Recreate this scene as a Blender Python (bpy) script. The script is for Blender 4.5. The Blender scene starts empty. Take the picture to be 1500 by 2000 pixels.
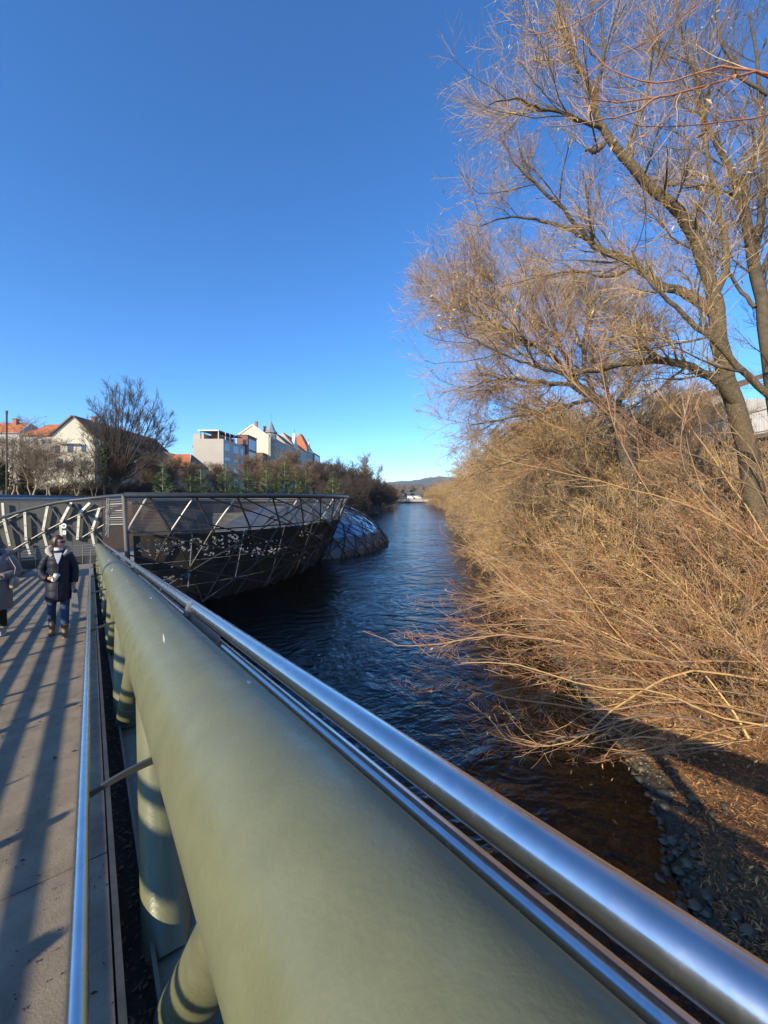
import bpy, bmesh, math, random
import numpy as np
from mathutils import Vector, Matrix

R = math.radians
scene = bpy.context.scene
COL = scene.collection
F, CX, HZ, EYE = 751.0, 750.0, 965.0, 5.5

# ------------------------------------------------------------------ camera
cam_data = bpy.data.cameras.new("camera")
cam = bpy.data.objects.new("camera", cam_data)
COL.objects.link(cam)
cam_data.sensor_fit = 'VERTICAL'
cam_data.sensor_height = 36.0
cam_data.lens = 36.0 * F / 2000.0
cam_data.shift_y = (HZ - 1000.0) / 2000.0
cam_data.clip_start = 0.02
cam_data.clip_end = 20000
cam.location = (0, 0, EYE)
cam.rotation_euler = (R(90), 0, 0)
scene.camera = cam

# ------------------------------------------------------------------ light
SUN_AZ, SUN_EL = R(216), R(25)          # clockwise from +Y (the view direction)
world = bpy.data.worlds.new("World")
scene.world = world
world.use_nodes = True
wn = world.node_tree.nodes
bg = wn["Background"]
sky = wn.new("ShaderNodeTexSky")
sky.sky_type = 'NISHITA'
sky.sun_disc = False
sky.sun_elevation = SUN_EL
sky.sun_rotation = SUN_AZ
sky.altitude = 400
sky.air_density = 1.0
sky.dust_density = 0.0
sky.ozone_density = 8.0
hs = wn.new("ShaderNodeHueSaturation")
hs.inputs["Saturation"].default_value = 1.08
hs.inputs["Value"].default_value = 1.06
world.node_tree.links.new(sky.outputs[0], hs.inputs["Color"])
world.node_tree.links.new(hs.outputs[0], bg.inputs[0])
bg.inputs[1].default_value = 0.15
sl = bpy.data.lights.new("sun", 'SUN')
sl.energy = 3.95
sl.angle = R(0.5)
sl.color = (1.0, 0.87, 0.63)
sun = bpy.data.objects.new("sun", sl)
COL.objects.link(sun)
sdir = Vector((math.sin(SUN_AZ) * math.cos(SUN_EL), math.cos(SUN_AZ) * math.cos(SUN_EL), math.sin(SUN_EL)))
sun.rotation_euler = sdir.to_track_quat('Z', 'Y').to_euler()
sun.location = (0, -20, 60)
vs = scene.view_settings
vs.view_transform = 'Standard'
vs.look = 'None'
vs.exposure = 0.74
vs.gamma = 1
vs.use_curve_mapping = False
scene.cycles.use_denoising = True
scene.cycles.denoising_prefilter = 'ACCURATE'
scene.cycles.max_bounces = 6
scene.cycles.transparent_max_bounces = 12
scene.cycles.sample_clamp_indirect = 4.0

rng = np.random.default_rng(11)
random.seed(5)


def P(px, py, Y):
    """World point that the photograph shows at pixel px, py, at distance Y along the view."""
    return np.array([(px - CX) / F * Y, Y, EYE + (HZ - py) / F * Y])


# ------------------------------------------------------------------ materials
def mat(name, col, rough=0.6, metal=0.0, var=0.0, scale=3.0, bump=0.0, bscale=30.0, col2=None, island=False, spec=0.5, detail=4.0, coat=0.0):
    m = bpy.data.materials.new(name)
    m.use_nodes = True
    nt = m.node_tree
    b = nt.nodes["Principled BSDF"]
    b.inputs["Roughness"].default_value = rough
    b.inputs["Metallic"].default_value = metal
    b.inputs["Specular IOR Level"].default_value = spec
    if coat:
        b.inputs["Coat Weight"].default_value = coat
    c1 = (*col, 1)
    tc = nt.nodes.new("ShaderNodeTexCoord")
    if col2 is None:
        col2 = tuple(c * (1 - var) for c in col)
        col1 = tuple(min(1, c * (1 + var * .6)) for c in col)
    else:
        col1 = col
    if island or var or col2 != col:
        rp = nt.nodes.new("ShaderNodeValToRGB")
        rp.color_ramp.elements[0].color = (*col1, 1)
        rp.color_ramp.elements[1].color = (*col2, 1)
        if island:
            g = nt.nodes.new("ShaderNodeNewGeometry")
            nt.links.new(g.outputs["Random Per Island"], rp.inputs[0])
        else:
            n = nt.nodes.new("ShaderNodeTexNoise")
            n.inputs["Scale"].default_value = scale
            n.inputs["Detail"].default_value = detail
            n.inputs["Roughness"].default_value = .65
            rp.color_ramp.elements[0].position = .32
            rp.color_ramp.elements[1].position = .68
            nt.links.new(tc.outputs["Object"], n.inputs["Vector"])
            nt.links.new(n.outputs["Fac"], rp.inputs[0])
        nt.links.new(rp.outputs[0], b.inputs["Base Color"])
    else:
        b.inputs["Base Color"].default_value = c1
    if bump:
        n2 = nt.nodes.new("ShaderNodeTexNoise")
        n2.inputs["Scale"].default_value = bscale
        n2.inputs["Detail"].default_value = 5
        bp = nt.nodes.new("ShaderNodeBump")
        bp.inputs["Strength"].default_value = bump
        bp.inputs["Distance"].default_value = 0.5 / bscale
        nt.links.new(tc.outputs["Object"], n2.inputs["Vector"])
        nt.links.new(n2.outputs["Fac"], bp.inputs["Height"])
        nt.links.new(bp.outputs[0], b.inputs["Normal"])
    return m


M = {}
M['green'] = mat("sage_paint", (.150, .153, .082), .34, 0, .11, 7, .18, 85, detail=12)
M['scuff'] = mat('scuffed_paint', (.52, .52, .46), .7)
M['steel'] = mat("brushed_steel", (.66, .66, .67), .17, 1, .16, 16, .015, 500)
M['steel_rough'] = mat("dull_steel", (.34, .33, .31), .45, .85, .2, 4)
M['deck'] = mat("deck_coating", (.32, .255, .175), .85, 0, col2=(.17, .135, .095), scale=3.5, bump=.5, bscale=120, detail=14)
M['kerbsteel'] = mat("kerb_steel", (.10, .10, .095), .5, .5, .3, 5)
M['gutter'] = mat("gutter_dirt", (.035, .03, .025), .95, 0, .5, 40, .6, 60)
M['ledge'] = mat("ledge_paint", (.15, .155, .11), .55, 0, .3, 5, .15, 40)
M['darktube'] = mat("dark_tube", (.085, .085, .08), .4, .5, .2, 3)
M['rod'] = mat('louvre_rod', (.20, .19, .175), .5, .5, .2, 3)
M['tube_grey'] = mat("grey_tube", (.33, .32, .30), .42, .6, .15, 3)
M['mesh_dark'] = mat("mesh_cladding", (.075, .066, .053), .55, .4, .3, 1.3, .25, 60)
M['mesh_wall'] = mat("mesh_wall", (.085, .08, .07), .6, .3, .25, .9, .2, 50)
M['strut_pale'] = mat("pale_strut", (.50, .47, .40), .5, .1, .12, 3)
M['tier'] = mat("tier_concrete", (.26, .23, .18), .7, 0, .2, 1.2)
M['white'] = mat("white_paint", (.78, .77, .74), .5, 0, .05, 3)
M['dome_glass'] = mat("dome_glass", (.30, .36, .42), .08, .75, .1, .6)
M['dome_metal'] = mat("dome_metal", (.22, .21, .20), .38, .5, .2, 1)
M['bark'] = mat("willow_bark", (.185, .135, .072), .9, 0, col2=(.055, .042, .026), scale=26, bump=1.0, bscale=22, detail=8)
M['bark_dark'] = mat("dark_bark", (.11, .085, .06), .9, 0, .35, 5, .6, 12)
M['twig'] = mat("willow_twig", (.60, .45, .20), .6, 0, col2=(.18, .115, .05), island=True)
M['twig_red'] = mat("red_twig", (.62, .44, .22), .55, 0, col2=(.32, .135, .06), island=True)
M['twig_brown'] = mat("brown_twig", (.28, .19, .11), .8, 0, col2=(.13, .09, .055), island=True)
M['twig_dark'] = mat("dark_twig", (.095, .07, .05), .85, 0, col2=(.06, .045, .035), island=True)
M['leaf'] = mat("dry_leaf", (.55, .36, .13), .6, 0, col2=(.34, .14, .05), island=True)
M['leaf_pale'] = mat("pale_leaf", (.58, .46, .26), .6, 0, col2=(.42, .26, .10), island=True)
M['litter'] = mat("leaf_litter", (.55, .28, .10), .75, 0, col2=(.20, .085, .03), island=True)
M['brownleaf'] = mat("brown_leaf", (.22, .12, .06), .8, 0, col2=(.12, .07, .04), island=True)
M['ivy'] = mat("ivy_leaf", (.05, .085, .025), .5, 0, col2=(.025, .05, .015), island=True)
M['fir'] = mat("fir_needles", (.17, .22, .07), .7, 0, col2=(.06, .11, .04), island=True)
M['firtrunk'] = mat("fir_trunk", (.36, .28, .16), .85, 0, .2, 5)
M['rock'] = mat("river_rock", (.13, .115, .085), .5, 0, col2=(.045, .042, .03), scale=5, bump=.6, bscale=14)
M['pebble'] = mat("pebble", (.13, .105, .062), .42, 0, col2=(.03, .027, .02), island=True)
M['plaster'] = mat("cream_plaster", (.66, .60, .46), .85, 0, .07, .5)
M['plaster_grey'] = mat("grey_plaster", (.46, .44, .41), .85, 0, .1, .5)
M['plaster_white'] = mat("white_plaster", (.72, .69, .62), .85, 0, .06, .5)
M['concrete'] = mat("pale_render", (.45, .405, .345), .8, 0, .06, .4)
M['stonefront'] = mat("stone_front", (.36, .31, .24), .85, 0, .2, .8)
M['tile_orange'] = mat("orange_tiles", (.52, .15, .05), .8, 0, .25, 1.2, .3, 6)
M['tile_brown'] = mat("brown_tiles", (.17, .10, .065), .8, 0, .3, 1.2, .3, 6)
M['slate'] = mat("slate_roof", (.24, .26, .27), .55, 0, .12, 2)
M['rust'] = mat("rust_cladding", (.30, .105, .05), .7, 0, .2, 1.5)
M['pane'] = mat("window_pane", (.10, .13, .17), .06, .6)
M['winframe'] = mat("window_frame", (.55, .52, .46), .6)
M['darkgrey'] = mat("dark_grey", (.09, .09, .095), .6, 0, .15, 2)
M['brick'] = mat("chimney_brick", (.36, .15, .09), .85, 0, .25, 3)
M['quay'] = mat("quay_stone", (.27, .235, .18), .9, 0, .3, 1.3, .5, 5)
M['iron'] = mat("grey_iron", (.40, .40, .39), .5, .3, .1, 4)
M['skin'] = mat("skin", (.44, .26, .185), .5, 0, .04, 9)
M['hair'] = mat("brown_hair", (.055, .026, .014), .45, 0, .4, 30)
M['hair_black'] = mat("black_hair", (.02, .016, .014), .45, 0, .3, 30)
M['navy'] = mat("navy_nylon", (.011, .013, .026), .55, 0, .2, 8, .25, 22, spec=.3)
M['taupe'] = mat("taupe_nylon", (.20, .17, .165), .5, 0, .12, 8, .25, 22)
M['fleece'] = mat("fleece", (.44, .37, .30), .95, 0, .12, 30, .5, 60)
M['knit'] = mat("white_knit", (.66, .65, .66), .9, 0, .06, 40)
M['denim'] = mat("denim", (.035, .075, .16), .85, 0, col2=(.018, .04, .09), scale=7)
M['black'] = mat("black_cloth", (.013, .013, .015), .7)
M['boot'] = mat("brown_leather", (.19, .105, .045), .5, 0, .3, 12)
M['shoe'] = mat("beige_suede", (.40, .31, .24), .8, 0, .1, 9)
M['lens'] = mat("dark_lens", (.03, .012, .008), .08)
M['cup'] = mat("paper_cup", (.78, .74, .66), .6)
M['bagpaper'] = mat("paper_bag", (.30, .29, .30), .7, 0, .05, 6)
M['bagleather'] = mat("taupe_leather", (.30, .235, .20), .45, 0, .12, 9)
M['signgreen'] = mat("sign_green", (.04, .22, .13), .5)
M['asphalt'] = mat("asphalt", (.06, .06, .06), .85, 0, .2, 2)
M['bridgeconc'] = mat("bridge_concrete", (.42, .40, .36), .8, 0, .1, .3)
M['hill'] = mat("forest_hill", (.085, .085, .065), .95, 0, col2=(.045, .055, .045), scale=.012, detail=8)
M['farwood'] = mat("far_wood", (.14, .105, .07), .95, 0, col2=(.075, .065, .045), scale=.08, detail=8)


def steel2(m, r2, fac):
    nt = m.node_tree
    b1 = nt.nodes["Principled BSDF"]
    b2 = nt.nodes.new("ShaderNodeBsdfPrincipled")
    b2.inputs["Metallic"].default_value = 1; b2.inputs["Roughness"].default_value = r2
    b2.inputs["Base Color"].default_value = (.70, .69, .67, 1)
    mx_ = nt.nodes.new("ShaderNodeMixShader"); mx_.inputs[0].default_value = fac
    nt.links.new(b1.outputs[0], mx_.inputs[1]); nt.links.new(b2.outputs[0], mx_.inputs[2])
    nt.links.new(mx_.outputs[0], nt.nodes["Material Output"].inputs[0])
steel2(M['steel'], .36, .26)
def worn(m, lo, hi, sc):
    nt = m.node_tree; p_ = nt.nodes["Principled BSDF"]
    tc = nt.nodes.new("ShaderNodeTexCoord"); n = nt.nodes.new("ShaderNodeTexNoise"); n.inputs["Scale"].default_value = sc; n.inputs["Detail"].default_value = 9; n.inputs["Roughness"].default_value = .7
    mr_ = nt.nodes.new("ShaderNodeMapRange"); mr_.inputs[1].default_value = .35; mr_.inputs[2].default_value = .68; mr_.inputs[3].default_value = lo; mr_.inputs[4].default_value = hi
    nt.links.new(tc.outputs["Object"], n.inputs["Vector"]); nt.links.new(n.outputs["Fac"], mr_.inputs[0]); nt.links.new(mr_.outputs[0], p_.inputs["Roughness"])
worn(M['steel'], .11, .30, 24)
worn(M['green'], .26, .50, 9)


def stops(m, cols):
    r_ = next(n for n in m.node_tree.nodes if n.type == 'VALTORGB').color_ramp
    r_.elements[0].position, r_.elements[1].position = 0, 1
    while len(r_.elements) < len(cols): r_.elements.new(.5)
    for k, c in enumerate(cols):
        r_.elements[k].position = k / (len(cols) - 1); r_.elements[k].color = (*c, 1)
stops(M['twig'], [(.66, .46, .22), (.58, .38, .15), (.40, .21, .085), (.34, .27, .19), (.15, .09, .045)])
stops(M['twig_red'], [(.68, .48, .26), (.55, .34, .15), (.42, .16, .07), (.30, .115, .06), (.36, .28, .19)])
stops(M['litter'], [(.60, .32, .12), (.42, .18, .06), (.26, .10, .035), (.14, .065, .03)])


# ------------------------------------------------------------------ mesh helpers
def link(o, parent=None):
    COL.objects.link(o)
    if parent is not None:
        o.parent = parent
    return o


def np_mesh(name, V, Fq, mat_, smooth=True):
    """Mesh from numpy verts (n,3) and a face array (m,k) or a list of such arrays."""
    me = bpy.data.meshes.new(name)
    V = np.asarray(V, dtype=np.float32)
    fl = Fq if isinstance(Fq, list) else [Fq]
    fl = [np.asarray(f, dtype=np.int32) for f in fl if len(f)]
    me.vertices.add(len(V))
    me.vertices.foreach_set("co", V.ravel())
    tot = sum(f.size for f in fl)
    me.loops.add(tot)
    me.loops.foreach_set("vertex_index", np.concatenate([f.ravel() for f in fl]))
    npoly = sum(len(f) for f in fl)
    me.polygons.add(npoly)
    counts = np.concatenate([np.full(len(f), f.shape[1], np.int32) for f in fl])
    starts = np.concatenate([[0], np.cumsum(counts)[:-1]]).astype(np.int32)
    me.polygons.foreach_set("loop_start", starts)
    me.polygons.foreach_set("use_smooth", np.full(npoly, smooth, dtype=bool))
    me.update(calc_edges=True)
    me.validate()
    if mat_ is not None:
        me.materials.append(mat_)
    return me


def obj(name, me, parent=None, loc=None):
    o = bpy.data.objects.new(name, me)
    if loc is not None:
        o.location = loc
    return link(o, parent)


def empty(name, loc=(0, 0, 0), rz=0):
    o = bpy.data.objects.new(name, None)
    o.location = loc
    o.rotation_euler = (0, 0, rz)
    o.empty_display_size = .2
    return link(o)


def tag(o, label=None, cat=None, group=None, kind=None):
    if label: o['label'] = label
    if cat: o['category'] = cat
    if group: o['group'] = group
    if kind: o['kind'] = kind
    return o


def tubes(Pn, Rn, sides=3, base=0, cap=False):
    """Pn (N,K,3), Rn (N,K) -> verts, quads."""
    Pn = np.asarray(Pn, float)
    Rn = np.asarray(Rn, float)
    N, K, _ = Pn.shape
    T = np.gradient(Pn, axis=1)
    T /= np.linalg.norm(T, axis=2, keepdims=True) + 1e-9
    ref = np.zeros((N, 3))
    mean = Pn[:, -1] - Pn[:, 0]
    ax = np.argmin(np.abs(mean), axis=1)
    ref[np.arange(N), ax] = 1
    A = np.cross(T, ref[:, None, :])
    A /= np.linalg.norm(A, axis=2, keepdims=True) + 1e-9
    B = np.cross(T, A)
    an = np.arange(sides) * 2 * np.pi / sides
    V = Pn[:, :, None, :] + Rn[:, :, None, None] * (np.cos(an)[None, None, :, None] * A[:, :, None, :] + np.sin(an)[None, None, :, None] * B[:, :, None, :])
    idx = np.arange(N * K * sides).reshape(N, K, sides) + base
    nx = np.roll(idx, -1, axis=2)
    q = np.stack([idx[:, :-1], nx[:, :-1], nx[:, 1:], idx[:, 1:]], axis=-1).reshape(-1, 4)
    return V.reshape(-1, 3), q


def catmull(pts, K):
    p = np.asarray(pts, float)
    p = np.vstack([2 * p[0] - p[1], p, 2 * p[-1] - p[-2]])
    n = len(p) - 3
    out = []
    for u in np.linspace(0, n - 1e-6, K):
        i = int(u)
        t = u - i
        a, b, c, d = p[i:i + 4]
        out.append(.5 * ((2 * b) + (-a + c) * t + (2 * a - 5 * b + 4 * c - d) * t * t + (-a + 3 * b - 3 * c + d) * t ** 3))
    return np.array(out)


class MB:
    """Collects pieces into one mesh."""
    def __init__(s):
        s.v, s.f, s.n = [], [], 0

    def add(s, V, faces):
        for f in faces:
            s.f.append(tuple(int(i) + s.n for i in f))
        V = [tuple(map(float, p)) for p in V]
        s.v += V
        s.n += len(V)

    def tube(s, pts, r, sides=10, cap=True):
        pts = np.asarray(pts, float)
        rr = np.full(len(pts), r) if np.isscalar(r) else np.asarray(r, float)
        V, q = tubes(pts[None], rr[None], sides)
        fs = [tuple(x) for x in q]
        if cap:
            fs.append(tuple(range(sides))[::-1])
            k = (len(pts) - 1) * sides
            fs.append(tuple(range(k, k + sides)))
        s.add(V, fs)

    def box(s, c, ux, uy, uz):
        """Box centred at c with half-vectors ux, uy, uz."""
        c, ux, uy, uz = (np.asarray(a, float) for a in (c, ux, uy, uz))
        V = [c + a * ux + b * uy + d * uz for a in (-1, 1) for b in (-1, 1) for d in (-1, 1)]
        s.add(V, [(0, 1, 3, 2), (4, 6, 7, 5), (0, 4, 5, 1), (2, 3, 7, 6), (0, 2, 6, 4), (1, 5, 7, 3)])

    def abox(s, x0, x1, y0, y1, z0, z1):
        s.box(((x0 + x1) / 2, (y0 + y1) / 2, (z0 + z1) / 2), ((x1 - x0) / 2, 0, 0), (0, (y1 - y0) / 2, 0), (0, 0, (z1 - z0) / 2))

    def loft(s, rings, cap=True):
        n = len(rings[0])
        V = [p for r in rings for p in r]
        fs = []
        for i in range(len(rings) - 1):
            for j in range(n):
                k = (j + 1) % n
                fs.append((i * n + j, i * n + k, (i + 1) * n + k, (i + 1) * n + j))
        if cap:
            fs.append(tuple(range(n))[::-1])
            fs.append(tuple(range((len(rings) - 1) * n, len(rings) * n)))
        s.add(V, fs)

    def prism(s, poly, d):
        """Extrude a planar polygon by vector d."""
        poly = [np.asarray(p, float) for p in poly]
        d = np.asarray(d, float)
        n = len(poly)
        V = poly + [p + d for p in poly]
        fs = [tuple(range(n))[::-1], tuple(range(n, 2 * n))]
        fs += [(i, (i + 1) % n, n + (i + 1) % n, n + i) for i in range(n)]
        s.add(V, fs)

    def mesh(s, name, m, smooth=False):
        me = bpy.data.meshes.new(name)
        me.from_pydata(s.v, [], s.f)
        bm = bmesh.new()
        bm.from_mesh(me)
        bmesh.ops.recalc_face_normals(bm, faces=bm.faces)
        bm.to_mesh(me)
        bm.free()
        me.polygons.foreach_set("use_smooth", [smooth] * len(me.polygons))
        if smooth:
            try:
                me.set_sharp_from_angle(angle=R(40))
            except Exception:
                pass
        me.materials.append(m)
        me.update()
        return me

    def build(s, name, m, parent=None, smooth=False):
        return obj(name, s.mesh(name, m, smooth), parent)


_cyl = {}
def bar(name, a, b, r, m, parent, sides=8, flat=None):
    """Straight member between two points; alike members share one unit mesh."""
    a, b = Vector(a), Vector(b)
    key = (m.name, sides, flat)
    if key not in _cyl:
        mb = MB()
        if flat:
            mb.box((0, 0, .5), (1, 0, 0), (0, flat, 0), (0, 0, .5))
        else:
            mb.tube([(0, 0, 0), (0, 0, 1)], 1, sides)
        _cyl[key] = mb.mesh(name, m, smooth=not flat)
    o = bpy.data.objects.new(name, _cyl[key])
    d = b - a
    q = d.to_track_quat('Z', 'Y')
    o.matrix_world = Matrix.Translation(a) @ q.to_matrix().to_4x4() @ Matrix.Diagonal((r, r, d.length, 1))
    link(o)
    if parent is not None:
        mw = o.matrix_world.copy()
        o.parent = parent
        o.matrix_parent_inverse = Matrix.Translation(-parent.location) if parent.rotation_euler.z == 0 else parent.matrix_basis.inverted()
        o.matrix_basis = mw
    return o


def keep(o, parent):
    """Parent an object built in world coordinates."""
    o.parent = parent
    o.matrix_parent_inverse = parent.matrix_basis.inverted()
    return o


# ------------------------------------------------------------------ terrain
_ry = np.array([-60, -20, 0, 4.4, 5.3, 7, 12.3, 25, 37.5, 55, 80, 118, 180, 250, 400, 900, 4000])
_rx = np.array([2.0, 3.0, 3.6, 3.9, 4.1, 4.95, 5.7, 7.2, 8.8, 11.2, 15.2, 20.5, 22.6, 25, 34, 80, 400])
_ly = np.array([-60, 0, 20, 45, 60, 75, 106, 165, 250, 400, 900, 4000])
_lx = np.array([-30, -29, -28, -24.5, -17, -10.5, -4.5, 2.6, 9, 20, 66, 380])
def XR(y): return np.interp(y, _ry, _rx)
def XL(y): return np.interp(y, _ly, _lx)


def ground_z(x, y):
    dr = x - XR(y)
    dl = XL(y) - x
    inner = np.minimum(-dr, -dl)
    z = -np.clip(inner * .30, 0, 2.6)
    zr = np.where(dr < 9, .44 * np.clip(dr, 0, 9), 3.96 + np.clip((dr - 9) * .6, 0, 1.0))
    zr = np.where(dr > 11.3, 8.0, zr)
    zl = np.clip(dl * .5, 0, 5.0)
    nz = np.sin(x * 2.1 + y * 1.3) * np.sin(y * 1.7 - x * .8) + .6 * np.sin(x * 5.3 + 1) * np.sin(y * 4.7 + 2)
    return np.where(dr > 0, zr, np.where(dl > 0, zl, z)) + np.where((dr > -3) & (dr < 11), nz * .05, 0)


def grid_axis(segs):
    out = []
    for a, b, n in segs:
        out += list(np.linspace(a, b, n, endpoint=False))
    out.append(segs[-1][1])
    return np.array(out)


gy = grid_axis([(-60, 2, 32), (2, 20, 120), (20, 60, 100), (60, 260, 100), (260, 900, 32), (900, 6000, 20)])
gu = grid_axis([(-3000, -200, 12), (-200, -40, 30), (-40, -1, 60), (-1, 14, 110), (14, 60, 30), (60, 300, 12), (300, 4000, 12)])
UU, YY = np.meshgrid(gu, gy)
XX = UU + XR(YY)
ZZ = ground_z(XX, YY)
ny, nx_ = XX.shape
gi = np.arange(ny * nx_).reshape(ny, nx_)
gq = np.stack([gi[:-1, :-1], gi[:-1, 1:], gi[1:, 1:], gi[1:, :-1]], -1).reshape(-1, 4)
mg = bpy.data.materials.new("bank_soil")
mg.use_nodes = True
nt = mg.node_tree
b = nt.nodes["Principled BSDF"]
geo = nt.nodes.new("ShaderNodeNewGeometry")
sep = nt.nodes.new("ShaderNodeSeparateXYZ")
nt.links.new(geo.outputs["Position"], sep.inputs[0])
n1 = nt.nodes.new("ShaderNodeTexNoise"); n1.inputs["Scale"].default_value = 9; n1.inputs["Detail"].default_value = 8; n1.inputs["Roughness"].default_value = .75
nt.links.new(geo.outputs["Position"], n1.inputs["Vector"])
r1 = nt.nodes.new("ShaderNodeValToRGB")
e = r1.color_ramp.elements
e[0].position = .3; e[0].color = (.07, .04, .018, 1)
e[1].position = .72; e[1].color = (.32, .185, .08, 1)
nt.links.new(n1.outputs["Fac"], r1.inputs[0])
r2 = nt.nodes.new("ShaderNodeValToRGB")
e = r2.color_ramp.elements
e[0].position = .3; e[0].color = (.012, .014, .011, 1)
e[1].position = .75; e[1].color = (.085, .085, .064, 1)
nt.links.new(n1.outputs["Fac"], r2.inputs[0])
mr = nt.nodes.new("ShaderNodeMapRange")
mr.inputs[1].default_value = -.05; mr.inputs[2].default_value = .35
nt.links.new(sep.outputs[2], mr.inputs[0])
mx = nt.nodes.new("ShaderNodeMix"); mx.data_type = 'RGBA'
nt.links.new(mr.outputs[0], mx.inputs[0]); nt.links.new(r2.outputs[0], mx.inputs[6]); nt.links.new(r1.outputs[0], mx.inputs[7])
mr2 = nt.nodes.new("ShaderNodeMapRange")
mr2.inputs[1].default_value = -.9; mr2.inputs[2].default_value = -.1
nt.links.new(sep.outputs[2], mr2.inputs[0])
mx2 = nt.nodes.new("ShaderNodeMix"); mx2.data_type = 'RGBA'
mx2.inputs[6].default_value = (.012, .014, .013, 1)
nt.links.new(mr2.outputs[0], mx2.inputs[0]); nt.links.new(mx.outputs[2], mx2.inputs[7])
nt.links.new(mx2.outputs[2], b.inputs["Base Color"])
b.inputs["Roughness"].default_value = .85
bp = nt.nodes.new("ShaderNodeBump"); bp.inputs["Strength"].default_value = .8; bp.inputs["Distance"].default_value = .08
nt.links.new(n1.outputs["Fac"], bp.inputs["Height"]); nt.links.new(bp.outputs[0], b.inputs["Normal"])
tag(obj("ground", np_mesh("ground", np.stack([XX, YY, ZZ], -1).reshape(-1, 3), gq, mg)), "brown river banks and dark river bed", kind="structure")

# river surface: dark clear water that mirrors the sky at grazing angles
mw_ = bpy.data.materials.new("river_water")
mw_.use_nodes = True
nt = mw_.node_tree
nt.nodes.remove(nt.nodes["Principled BSDF"])
out = nt.nodes["Material Output"]
geo = nt.nodes.new("ShaderNodeNewGeometry")
mp = nt.nodes.new("ShaderNodeMapping"); mp.inputs["Rotation"].default_value = (0, 0, R(-6)); mp.inputs["Scale"].default_value = (.75, 1.0, 1)
nt.links.new(geo.outputs["Position"], mp.inputs[0])
def wnoise(sc, det, dist):
    n = nt.nodes.new("ShaderNodeTexNoise")
    n.inputs["Scale"].default_value = sc; n.inputs["Detail"].default_value = det; n.inputs["Distortion"].default_value = dist
    nt.links.new(mp.outputs[0], n.inputs["Vector"])
    return n
na, nb, nc = wnoise(.42, 4, 2.2), wnoise(2.2, 3, 1.2), wnoise(.10, 2, .5)
ma = nt.nodes.new("ShaderNodeMath"); ma.operation = 'MULTIPLY'
nt.links.new(nb.outputs["Fac"], ma.inputs[0]); nt.links.new(nc.outputs["Fac"], ma.inputs[1])
mb_ = nt.nodes.new("ShaderNodeMath"); mb_.operation = 'MULTIPLY_ADD'; mb_.inputs[1].default_value = .75
nt.links.new(ma.outputs[0], mb_.inputs[0]); nt.links.new(na.outputs["Fac"], mb_.inputs[2])
bp = nt.nodes.new("ShaderNodeBump"); bp.inputs["Strength"].default_value = .75; bp.inputs["Distance"].default_value = .24
nt.links.new(mb_.outputs[0], bp.inputs["Height"])
fr = nt.nodes.new("ShaderNodeFresnel"); fr.inputs[0].default_value = 1.5
nt.links.new(bp.outputs[0], fr.inputs["Normal"])
gl = nt.nodes.new("ShaderNodeBsdfGlossy"); gl.inputs["Roughness"].default_value = .06
nt.links.new(bp.outputs[0], gl.inputs["Normal"])
tr = nt.nodes.new("ShaderNodeBsdfTransparent"); tr.inputs[0].default_value = (.44, .48, .41, 1)
ms = nt.nodes.new("ShaderNodeMixShader")
nt.links.new(fr.outputs[0], ms.inputs[0]); nt.links.new(tr.outputs[0], ms.inputs[1]); nt.links.new(gl.outputs[0], ms.inputs[2])
nt.links.new(ms.outputs[0], out.inputs[0])
wy = grid_axis([(-60, 300, 60), (300, 4000, 30)])
wu = np.linspace(0, 1, 9)
WX = (XL(wy) - 1.5)[:, None] * (1 - wu) + (XR(wy) + 1.5)[:, None] * wu
WV = np.stack([WX, np.repeat(wy[:, None], 9, 1), np.zeros_like(WX)], -1).reshape(-1, 3)
wi = np.arange(len(wy) * 9).reshape(len(wy), 9)
tag(obj("river", np_mesh("river", WV, np.stack([wi[:-1, :-1], wi[:-1, 1:], wi[1:, 1:], wi[1:, :-1]], -1).reshape(-1, 4), mw_)), "dark blue rippled river flowing between wooded banks", kind="structure")

# hills far upstream
hx = np.linspace(-3500, 3500, 160)
hy = np.linspace(2600, 4600, 26)
HX, HY = np.meshgrid(hx, hy)
prof = 72 + 84 * np.exp(-((HX - 620) / 420) ** 2) + 10 * np.sin(HX * .006 + 1) + 5 * np.sin(HX * .017) + 3 * np.sin(HX * .051)
HZ_ = prof * np.clip(1 - np.abs((HY - 3600) / 1000) ** 1.6, 0, 1) * 1.15 + 4 * np.sin(HX * .04 + HY * .03)
HZ_ = np.where((HY == hy[0]) | (HY == hy[-1]), -3, HZ_)
hi = np.arange(HX.size).reshape(HX.shape)
tag(obj("hills", np_mesh("hills", np.stack([HX, HY, HZ_], -1).reshape(-1, 3), np.stack([hi[:-1, :-1], hi[:-1, 1:], hi[1:, 1:], hi[1:, :-1]], -1).reshape(-1, 4), M['hill'])), "long wooded hill ridge beyond the road bridge", kind="structure")

def norm_(v): return v / np.linalg.norm(v)
# ------------------------------------------------------------------ footbridge (ramp)
DV = np.array([-.606, .7956]); RV = np.array([.7956, .606]); SL = .0837
def RP(s, l, h):
    return np.array([DV[0] * s + RV[0] * l, DV[1] * s + RV[1] * l, EYE - 1.65 - SL * s + h])
S0, S1 = -14.0, 27.6
t3 = RP(1, 0, 0) - RP(0, 0, 0); t3 /= np.linalg.norm(t3)
l3 = RP(0, 1, 0) - RP(0, 0, 0)
u3 = np.cross(l3, t3)
if u3[2] < 0: u3 = -u3
bridge = tag(empty("footbridge", RP(0, -1.2, 0)), "footbridge ramp with thick sage green tube and steel rails sloping to the island", "footbridge")
def bpart(o): return keep(o, bridge)

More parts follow.
